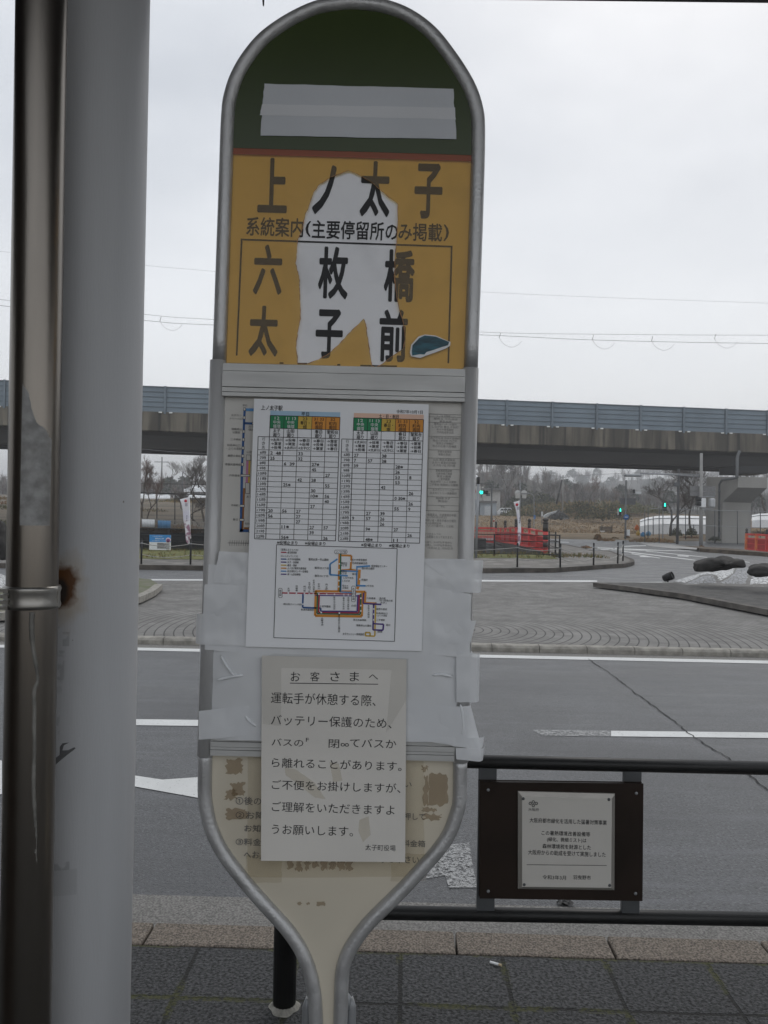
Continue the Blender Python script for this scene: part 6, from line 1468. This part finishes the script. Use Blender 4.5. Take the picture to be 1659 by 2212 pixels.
# orange and blue plastic goods at the end of the fence
def lump(name, boxpx, Y, m, label, cat, n=5, seed=0):
    x0,y0,x1,y1 = boxpx; c = at(*D4((x0+x1)/2,y1),Y); t = thing(name, label, cat, c); a, b = at(*D4(x0,y1),Y)-c, at(*D4(x1,y0),Y)-c; rr_ = random.Random(seed)
    w_, h_ = b.x-a.x, b.z-a.z; mb = MB(); mb.lathe([(w_*.30,0),(w_*.45,h_*.08),(w_*.5,h_*.5),(w_*.42,h_*.72),(w_*.22,h_*.86),(w_*.20,h_),(w_*.05,h_*1.0)], (0,0,0), 14); mb.build('body', m, t)
    mb = MB(); mb.lathe([(w_*.51,h_*.4),(w_*.53,h_*.45),(w_*.51,h_*.5)], (0,0,0), 14); mb.build('rim', m, t)
lump('plastic_drum', (268,792,318,850), 78, mat('orange_plastic', (.65,.17,.03), .5), 'orange plastic drum in a stack at the end of the wire fence', 'drum')
lump('plastic_drum', (285,850,325,905), 76, mat('yellow_plastic', (.55,.35,.06), .5), 'yellow plastic drum below the orange one', 'drum')
lump('plastic_crate', (330,868,382,915), 75, mat('blue_plastic', (.06,.25,.50), .5), 'blue plastic tub at the foot of the wire fence', 'tub')
lump('plastic_crate', (385,858,440,905), 76, mat('pale_blue_plastic', (.16,.35,.55), .5), 'paler blue plastic tub right of the other one', 'tub')
gm2 = mat('greenhouse_film', (.72,.73,.74), .45, 0, .05, 1, .1, 3)
k = NT(gm2); 
def tunnel(pts, fn, Y, depth, label, name='greenhouse'):
    c = at(*fn(*pts[0]), Y); t = thing(name, label, 'greenhouse', c); ps = [at(*fn(*p), Y)-c for p in pts]
    b0_, b1_ = pts[0], pts[-1]; tops_ = [p for p in pts[1:-1]] if abs(pts[0][0]-pts[-1][0]) > 1 else pts[1:-2]
    rows = []
    for (x_, y_) in tops_:
        yb = b0_[1]; base_ = at(*fn(x_, yb), Y)-c; top_ = at(*fn(x_, y_), Y+depth*.4)-c; mid_ = at(*fn(x_, yb+(y_-yb)*.55), Y+.5)-c; up_ = at(*fn(x_, yb+(y_-yb)*.86), Y+depth*.14)-c
        rows.append([base_, mid_, up_, top_, at(*fn(x_, yb), Y+depth)-c])
    mb = MB(); vs_ = [p for r_ in rows for p in r_]
    mb.add(vs_, [(i*5+q, (i+1)*5+q, (i+1)*5+q+1, i*5+q+1) for i in range(len(rows)-1) for q in range(4)] + [(0,1,2,3,4), tuple(reversed([(len(rows)-1)*5+q for q in range(5)]))])
    mb.build('film_cover', gm2, t); ps = [r_[2] for r_ in rows]; ps = [ps[0]]+ps+[ps[-1]]
    mb = MB()
    for i in range(1, len(ps)-2): mb.tube([ps[i]+Vector((0,-.04,0)), ps[i+1]+Vector((0,-.04,0))], .05, 5)
    mb.build('hoop', M['grey_metal'], t)
    return t
tunnel([(322,890),(325,740),(400,715),(500,700),(640,696),(800,697),(1010,704),(1010,905),(322,905)], D4, 88, 12, 'long low white tunnel greenhouse behind the wire fence')
tunnel([(1490,820),(1490,690),(1560,676),(1680,672),(1900,676),(1900,830)], D4, 92, 10, 'white greenhouse seen to the right of the pier')
tunnel([(60,800),(60,715),(160,712),(220,745),(330,718),(420,745),(520,735),(560,750),(560,800)], D5, 112, 10, 'row of white multi-span greenhouses beyond the left wire fence')
tunnel([(760,700),(765,655),(830,640),(900,605),(980,598),(1110,612),(1300,640),(1300,720)], D5, 125, 10, 'pale greenhouse roofs behind the bare tree at the left')
tunnel([(600,790),(610,745),(760,740),(820,720),(1000,745),(1300,770),(1300,830)], D5, 110, 8, 'low white greenhouse beneath the left banner')
# bus at the far left edge
bb = at(2,1160,24)
# ------------------------------------------------------------------ overhead wires
wm = mat('wire', (.20,.20,.21), .6, 0, .1, 5)
def wire(pts, Y, r, label, hang=()):
    a = at(*pts[0], Y); ps = [at(*p, Y)-a for p in pts]; t = thing('overhead_wire', label, 'wire', a, 'overhead wires')
    mb = MB(); mb.tube(smooth(ps,6), r*.8, 5); mb.build('cable', wm, t)
    if hang:
        mb = MB()
        for hx, hy in hang:
            q = at(hx,hy,Y)-a; s_ = Y/F
            mb.tube(smooth([q+Vector((-27,0,10))*s_, q+Vector((-16,0,-4))*s_, q+Vector((0,0,-10))*s_, q+Vector((14,0,-5))*s_, q+Vector((22,0,4))*s_],4), r*.5, 4); mb.tube([q+Vector((-27,0,10))*s_, q+Vector((-24,0,20))*s_], r, 4)
        mb.build('dropper', wm, t)
wire([(-300,618),(0,647),(310,679),(460,690),(1030,717),(1300,722),(1659,724),(2100,722)], 32, .009, 'upper of the two grey wires crossing the sky with small loops below')
wire([(-300,630),(0,660),(310,692),(460,702),(1030,723),(1300,735),(1659,742),(2100,745)], 32, .011, 'lower sky wire from which the small looped droppers hang', [(372,704),(1105,740),(1306,744),(1434,747),(1570,742)])
wire([(-300,500),(0,543),(460,586),(1030,630),(1659,655),(2100,670)], 36, .006, 'faint single wire higher in the sky')
wire([D5(-300,40),D5(100,62),D5(700,110),D5(1300,140)], 59, .02, 'thin wire just under the viaduct at the left')
wire([D3(-100,255),D3(560,290),D3(830,285),D3(1100,290),D3(1660,260),D4(700,240)], 128, .03, 'dark far wire slung from the strutted pole towards the right')
wire([D3(-100,450),D3(560,462),D3(1000,466),D3(1659,475),D4(300,462),D4(720,470)], 100, .028, 'low dark wire crossing the wooded background')
HAZE = .0014
# ------------------------------------------------------------------ trees, scrub, hills
bark = mat('bark', (.075,.062,.05), .95, 0, .3, 6, .4, 20); twig = mat('twig', (.095,.078,.066), .95, 0, .2, 2)
twig_r = mat('red_twig', (.15,.10,.075), .95, 0, .25, 2)
def bare_tree(base, h, spread, seed, label, lean=(0,0), tw=None, depth=6, group='bare trees', first=.30, thick=1.0, up=.35):
    rg = random.Random(seed); t = thing('bare_tree', label, 'tree', base, group); tr = MB(); cr = MB()
    def grow(p, d, ln, r, lv):
        n = 3; pts = [p]; dd = d.copy()
        for i in range(n):
            dd = (dd + Vector((rg.uniform(-.22,.22), rg.uniform(-.22,.22), rg.uniform(-.06,.16)))).normalized(); pts.append(pts[-1]+dd*ln/n)
        rs = [r*(1-.32*i/n) for i in range(n+1)]
        (tr if lv <= 2 else cr).tube(pts, rs, 7 if lv <= 1 else (5 if lv <= 3 else 3), 0, lv <= 1, lv <= 2)
        if lv >= depth: return
        k_ = 2 if lv == 0 else rg.choice((2,3,3))
        for i in range(k_ + (1 if lv >= 2 else 0)):
            f_ = rg.uniform(.45,1) if i else 1.0; q = pts[0].lerp(pts[-1], f_) if f_ == 1 else pts[1].lerp(pts[-1], (f_-.33)/.67)
            ax = Vector((rg.uniform(-1,1), rg.uniform(-1,1), rg.uniform(-.2,.6))).normalized()
            nd = (dd*(1-spread*.55) + ax*spread + Vector((0,0,up*.3))).normalized()
            grow(q, nd, ln*rg.uniform(.62,.84), r*(.60 if i else .68), lv+1)
    grow(Vector((0,0,-.2)), Vector((lean[0],lean[1],1)).normalized(), h*first, h*.017*thick, 0)
    tr.build('trunk', bark, t); cr.build('crown', tw or twig, t); return t
bare_tree(at(*D4(640,900),84), 13.5, .85, 5, 'large wide-spreading bare tree behind the second walking signal', depth=7, thick=.62, first=.2)
bare_tree(at(*D4(860,860),86), 12.5, .7, 8, 'upright bare tree showing between the dark pole and the pier', depth=7, thick=.6, first=.25)
bare_tree(at(*D5(1085,1180),58.5), 5.6, .75, 21, 'dark bare tree with a crooked trunk behind the left banner', lean=(-.12,0), depth=7, thick=.95)
bare_tree(at(*D5(1000,1170),59.5), 4.0, .8, 4, 'leaning low bare tree just left of the bus stop sign', lean=(-.8,0), depth=7, thick=1.0)
bare_tree(at(*D5(130,1150),60), 5.4, .45, 33, 'slim reddish bare tree beside the grey column', tw=twig_r, depth=6, up=.8, thick=.9)
bare_tree(at(*D5(215,1140),61), 4.4, .5, 34, 'slighter reddish bare tree just right of the slim one', tw=twig_r, depth=6, up=.8, thick=.8)
bare_tree(at(*D5(560,620),118), 4.6, .8, 41, 'round-headed grey bare tree on the left skyline', depth=6)
bare_tree(at(*D5(980,620),112), 5.6, .8, 46, 'broad grey bare tree on the left skyline next to the bus stop sign', depth=6)
bare_tree(at(*D5(320,640),120), 4.4, .8, 47, 'low twiggy bare tree left of the distant crossarm pole', depth=6)
bare_tree(at(*D3(1290,600),150), 6.2, .7, 51, 'brownish bare tree at the foot of the far hill', tw=twig_r, depth=6)
bare_tree(at(*D3(1120,560),170), 5.5, .7, 52, 'thin bare tree in the gap between the hills', depth=6)
bare_tree(at(*D3(400,530),165), 8.5, .5, 53, 'tall thin bare tree above the parked van', depth=6)
bare_tree(at(*D3(850,600),160), 6.5, .7, 54, 'bare tree rising behind the strutted pole', depth=6)
bare_tree(at(*D4(1640,690),100), 9, .7, 57, 'bare tree seen past the right side of the pier', depth=6)

lf = [mat('scrub_straw', (.23,.16,.065), .95, 0, .3, 1), mat('scrub_green', (.045,.055,.02), .95, 0, .3, 1), mat('scrub_dark', (.022,.028,.013), .95, 0, .3, 1), mat('scrub_russet', (.22,.095,.035), .95, 0, .3, 1), mat('scrub_olive', (.10,.10,.035), .95, 0, .3, 1)]
def blade_heap(mb, c, rx, ry, h, n, size, m, rg, upright=.6):
    for i in range(n):
        a = rg.uniform(0,6.283); r_ = math.sqrt(rg.random()); x, y = c.x+math.cos(a)*r_*rx, c.y+math.sin(a)*r_*ry
        z = c.z + h*math.sqrt(max(0,1-r_*r_))*rg.uniform(.1,1.0); d = Vector((rg.uniform(-1,1),rg.uniform(-1,1),rg.uniform(-.2,1)*upright*2)).normalized()*size*rg.uniform(.6,1.4)
        s_ = Vector((rg.uniform(-1,1),rg.uniform(-1,1),rg.uniform(-.4,.4))).normalized()*size*.35
        p = Vector((x,y,z)); mb.add([p-s_, p+s_, p+d+s_*.3], [(0,1,2)], rg.choice(m))
def bush(px, py, Y, rx, h, n, size, m, seed, label, up=.6, group='shrubs', cat='shrub', name='shrub'):
    rg = random.Random(seed); c = at(px,py,Y) if Y else gnd(px,py,RZ); mb = MB(); blade_heap(mb, Vector((0,0,0)), rx, rx*.7, h, n, size, m, rg, up)
    t = thing(name, label, cat, c, group); mb.build('foliage', lf, t)
    mb = MB()
    for i in range(5): a = rg.uniform(0,6.28); mb.tube([(0,0,-.15),(math.cos(a)*rx*.4, math.sin(a)*rx*.3, h*.7)], [.05,.015], 4)
    mb.build('stem', bark, t); return t
bush(*D4(705,910),72, .52, .75, 700, .12, [1,4,4,2], 1, 'yellow-green shrub behind the wire fence left of the other'); bush(*D4(860,905),72, .52, .70, 700, .12, [1,4,4], 2, 'olive shrub behind the wire fence, nearer the concrete mast')
bush(*D4(1105,960),66, .5, .4, 350, .12, [2,1], 3, 'dark low plant at the foot of the pier')
bush(*D4(860,945),None, 1.3, .30, 800, .14, [3,3,0], 4, 'russet dead grass along the wire fence', up=1.0, cat='plant'); bush(*D4(450,975),None, 1.9, .35, 900, .14, [0,3,0], 5, 'straw and russet weeds in front of the plastic tubs', up=1.0, cat='plant')
bush(*D4(190,940),None, .3, .35, 200, .14, [0,0,3], 6, 'tuft of dry grass at the foot of the pole with the blue sign', up=1.0, cat='plant'); bush(*D3(1375,968),None, .36, .55, 260, .16, [0,0,3], 7, 'tall straw-coloured tuft at the road edge', up=1.0, cat='plant'); bush(*D3(1470,982),None, .8, .22, 300, .12, [0,3], 8, 'low straw weeds running along the road edge', up=1.0, cat='plant')
bush(*D3(1560,960),None, .35, .2, 120, .12, [0], 18, 'small straw weed patch left of the last chain posts', up=1.0, cat='plant')
bush(*D4(965,1055),None, .28, .26, 160, .10, [3,0], 9, 'russet weeds at the base of the concrete mast', up=1.0, cat='plant'); bush(*D3(1250,1058),None, .35, .16, 260, .07, [0,3], 10, 'brown weeds on the kerb behind the chain', up=1.0, cat='plant')
bush(*D3(870,1180),None, .75, .22, 900, .07, [1,4,1], 12, 'low green weeds under the black rail fence', cat='plant')
bush(*D5(780,1320),57.4, 1.35, .62, 1500, .16, [3,3,0], 13, 'russet dry grass behind the guard fence', up=1.0, cat='plant'); bush(*D5(260,1280),57.4, 1.1, .5, 900, .16, [3,0], 14, 'brown dry grass beneath the corrugated sheets', up=1.0, cat='plant')
bush(*D4(-60,745),118, 4.2, 2.2, 2200, .32, [2,1,4,0], 15, 'dark evergreen thicket behind the first walking signal'); bush(*D3(1200,690),125, 2.8, 1.9, 1600, .32, [2,1,4,0], 16, 'dark green thicket right of the debris pile'); bush(*D3(690,665),160, 6.0, 4.0, 3000, .5, [1,2,4], 17, 'green scrub bank behind the sign backs')
# straw bank in front of the hills
rg = random.Random(77); mb = MB()
for i in range(26):
    x = rg.uniform(640,2000); Y = rg.uniform(140,172); c = at((1200+x/4.1475*.9)*.843, 1108, Y); c.z = ground_z(c.x,Y); blade_heap(mb, c, rg.uniform(4,8), 4, rg.uniform(1.4,2.8), 800, .5, rg.choice([[0,0,4],[4,0],[0,4,1],[4]]), rg, .8)
stuff(mb.build('scrub_bank', lf), 'bank of straw-coloured and green scrub at the foot of the wooded hills', 'scrub')
mb = MB()
for i in range(55):
    x = rg.uniform(-46,-6); Y = rg.uniform(63,112); c = Vector((x,Y,gz(x,Y)-.05)); blade_heap(mb, c, rg.uniform(1.5,4), 1.2, rg.uniform(.12,.4), 260, .2, rg.choice([[0,4],[0],[0,3],[4]]), rg, .8)
stuff(mb.build('bank_scrub', lf), 'patchy dry weeds over the sloping far bank at the left', 'scrub')
# dry field stubble
mb = MB()
for i in range(16000):
    x = rg.uniform(4,62); y = 88+rg.random()**1.4*60; z = gz(x,y); h = rg.uniform(.04,.2); mb.add([(x-.06,y,z),(x+.06,y,z),(x+rg.uniform(-.25,.25),y+rg.uniform(-.2,.2),z+h)], [(0,1,2)], rg.choice((0,0,0,1)))
stuff(mb.build('dry_grass', [mat('stubble_straw', (.30,.20,.10), .95), mat('stubble_brown', (.15,.10,.055), .95)]), 'dry straw stubble over the brown field', 'grass')
# woods on the hills: bare crowns with a few evergreens, one mass
wmat = [mat('wood_grey', (.16,.142,.128), .95, 0, .15, .1), mat('wood_brown', (.165,.122,.098), .95, 0, .15, .1), mat('wood_green', (.035,.045,.022), .95, 0, .2, .1), mat('wood_dark', (.075,.066,.058), .95)]
mb = MB(); rg = random.Random(99)
def far_tree(x, y, h, ev):
    z = ground_z(x,y); c = Vector((x,y,z))
    if ev:
        for i in range(170):
            a = rg.uniform(0,6.28); ph = rg.uniform(-.5,1.5); r_ = h*.34*rg.uniform(.55,1); p = c+Vector((math.cos(a)*r_*math.cos(ph), math.sin(a)*r_*math.cos(ph), h*.6+r_*1.1*math.sin(ph)))
            d = Vector((rg.uniform(-1,1),rg.uniform(-1,1),rg.uniform(-1,1))).normalized()*h*.09; e = d.cross(Vector((rg.uniform(-1,1),rg.uniform(-1,1),rg.uniform(-1,1)))).normalized()*h*.07; mb.add([p-d,p+e,p+d],[(0,1,2)],2)
        return
    mb.add([c+Vector((-.014*h,0,0)), c+Vector((.014*h,0,0)), c+Vector((rg.uniform(-.05,.05)*h,0,h*.75))], [(0,1,2)], 3); m = rg.choice((0,0,1))
    for i in range(62):
        a = rg.uniform(0,6.28); e = rg.uniform(.15,1.45); st_ = c+Vector((0,0,h*rg.uniform(.2,.6))); d = Vector((math.cos(a)*math.cos(e), math.sin(a)*math.cos(e), math.sin(e)*1.1))*h*rg.uniform(.25,.48)
        wv_ = Vector((-math.sin(a),math.cos(a),rg.uniform(-.4,.4)))*h*rg.uniform(.006,.014); mid = st_+d*.55+Vector((rg.uniform(-1,1),rg.uniform(-1,1),rg.uniform(-.5,1)))*h*.06
        mb.add([st_-wv_, st_+wv_, mid+wv_*.8, mid-wv_*.8, st_+d], [(0,1,2,3),(3,2,4)], m)
for i in range(1700):
    y = 178+rg.random()*125; x = rg.uniform(-.62,.62)*y+10
    far_tree(x, y, rg.uniform(4.5,7) if x > 44 else rg.uniform(5,8), rg.random() < .06)
for i in range(650):
    y = 540+rg.random()*130; x = rg.uniform(-.5,.75)*y
    far_tree(x, y, rg.uniform(9,14), rg.random() < .18)
stuff(mb.build('hill_woods', wmat), 'grey-brown leafless woods with dark evergreens covering the hills', 'woods')
# haze
mh = bpy.data.materials.new('haze'); mh.use_nodes = True; t = mh.node_tree; t.nodes.clear()
o = t.nodes.new('ShaderNodeOutputMaterial'); v = t.nodes.new('ShaderNodeVolumePrincipled'); v.inputs['Density'].default_value = HAZE; v.inputs['Color'].default_value = (.95,.97,1,1); v.inputs['Anisotropy'].default_value = .2
t.links.new(v.outputs[0], o.inputs['Volume'])
mb = MB(); mb.box((-900,-70,-4),(1100,1600,75)); hz = mb.build('haze', mh); hz['kind'] = 'stuff'; hz['label'] = 'thin grey drizzle haze over the far hills'; hz['category'] = 'haze'
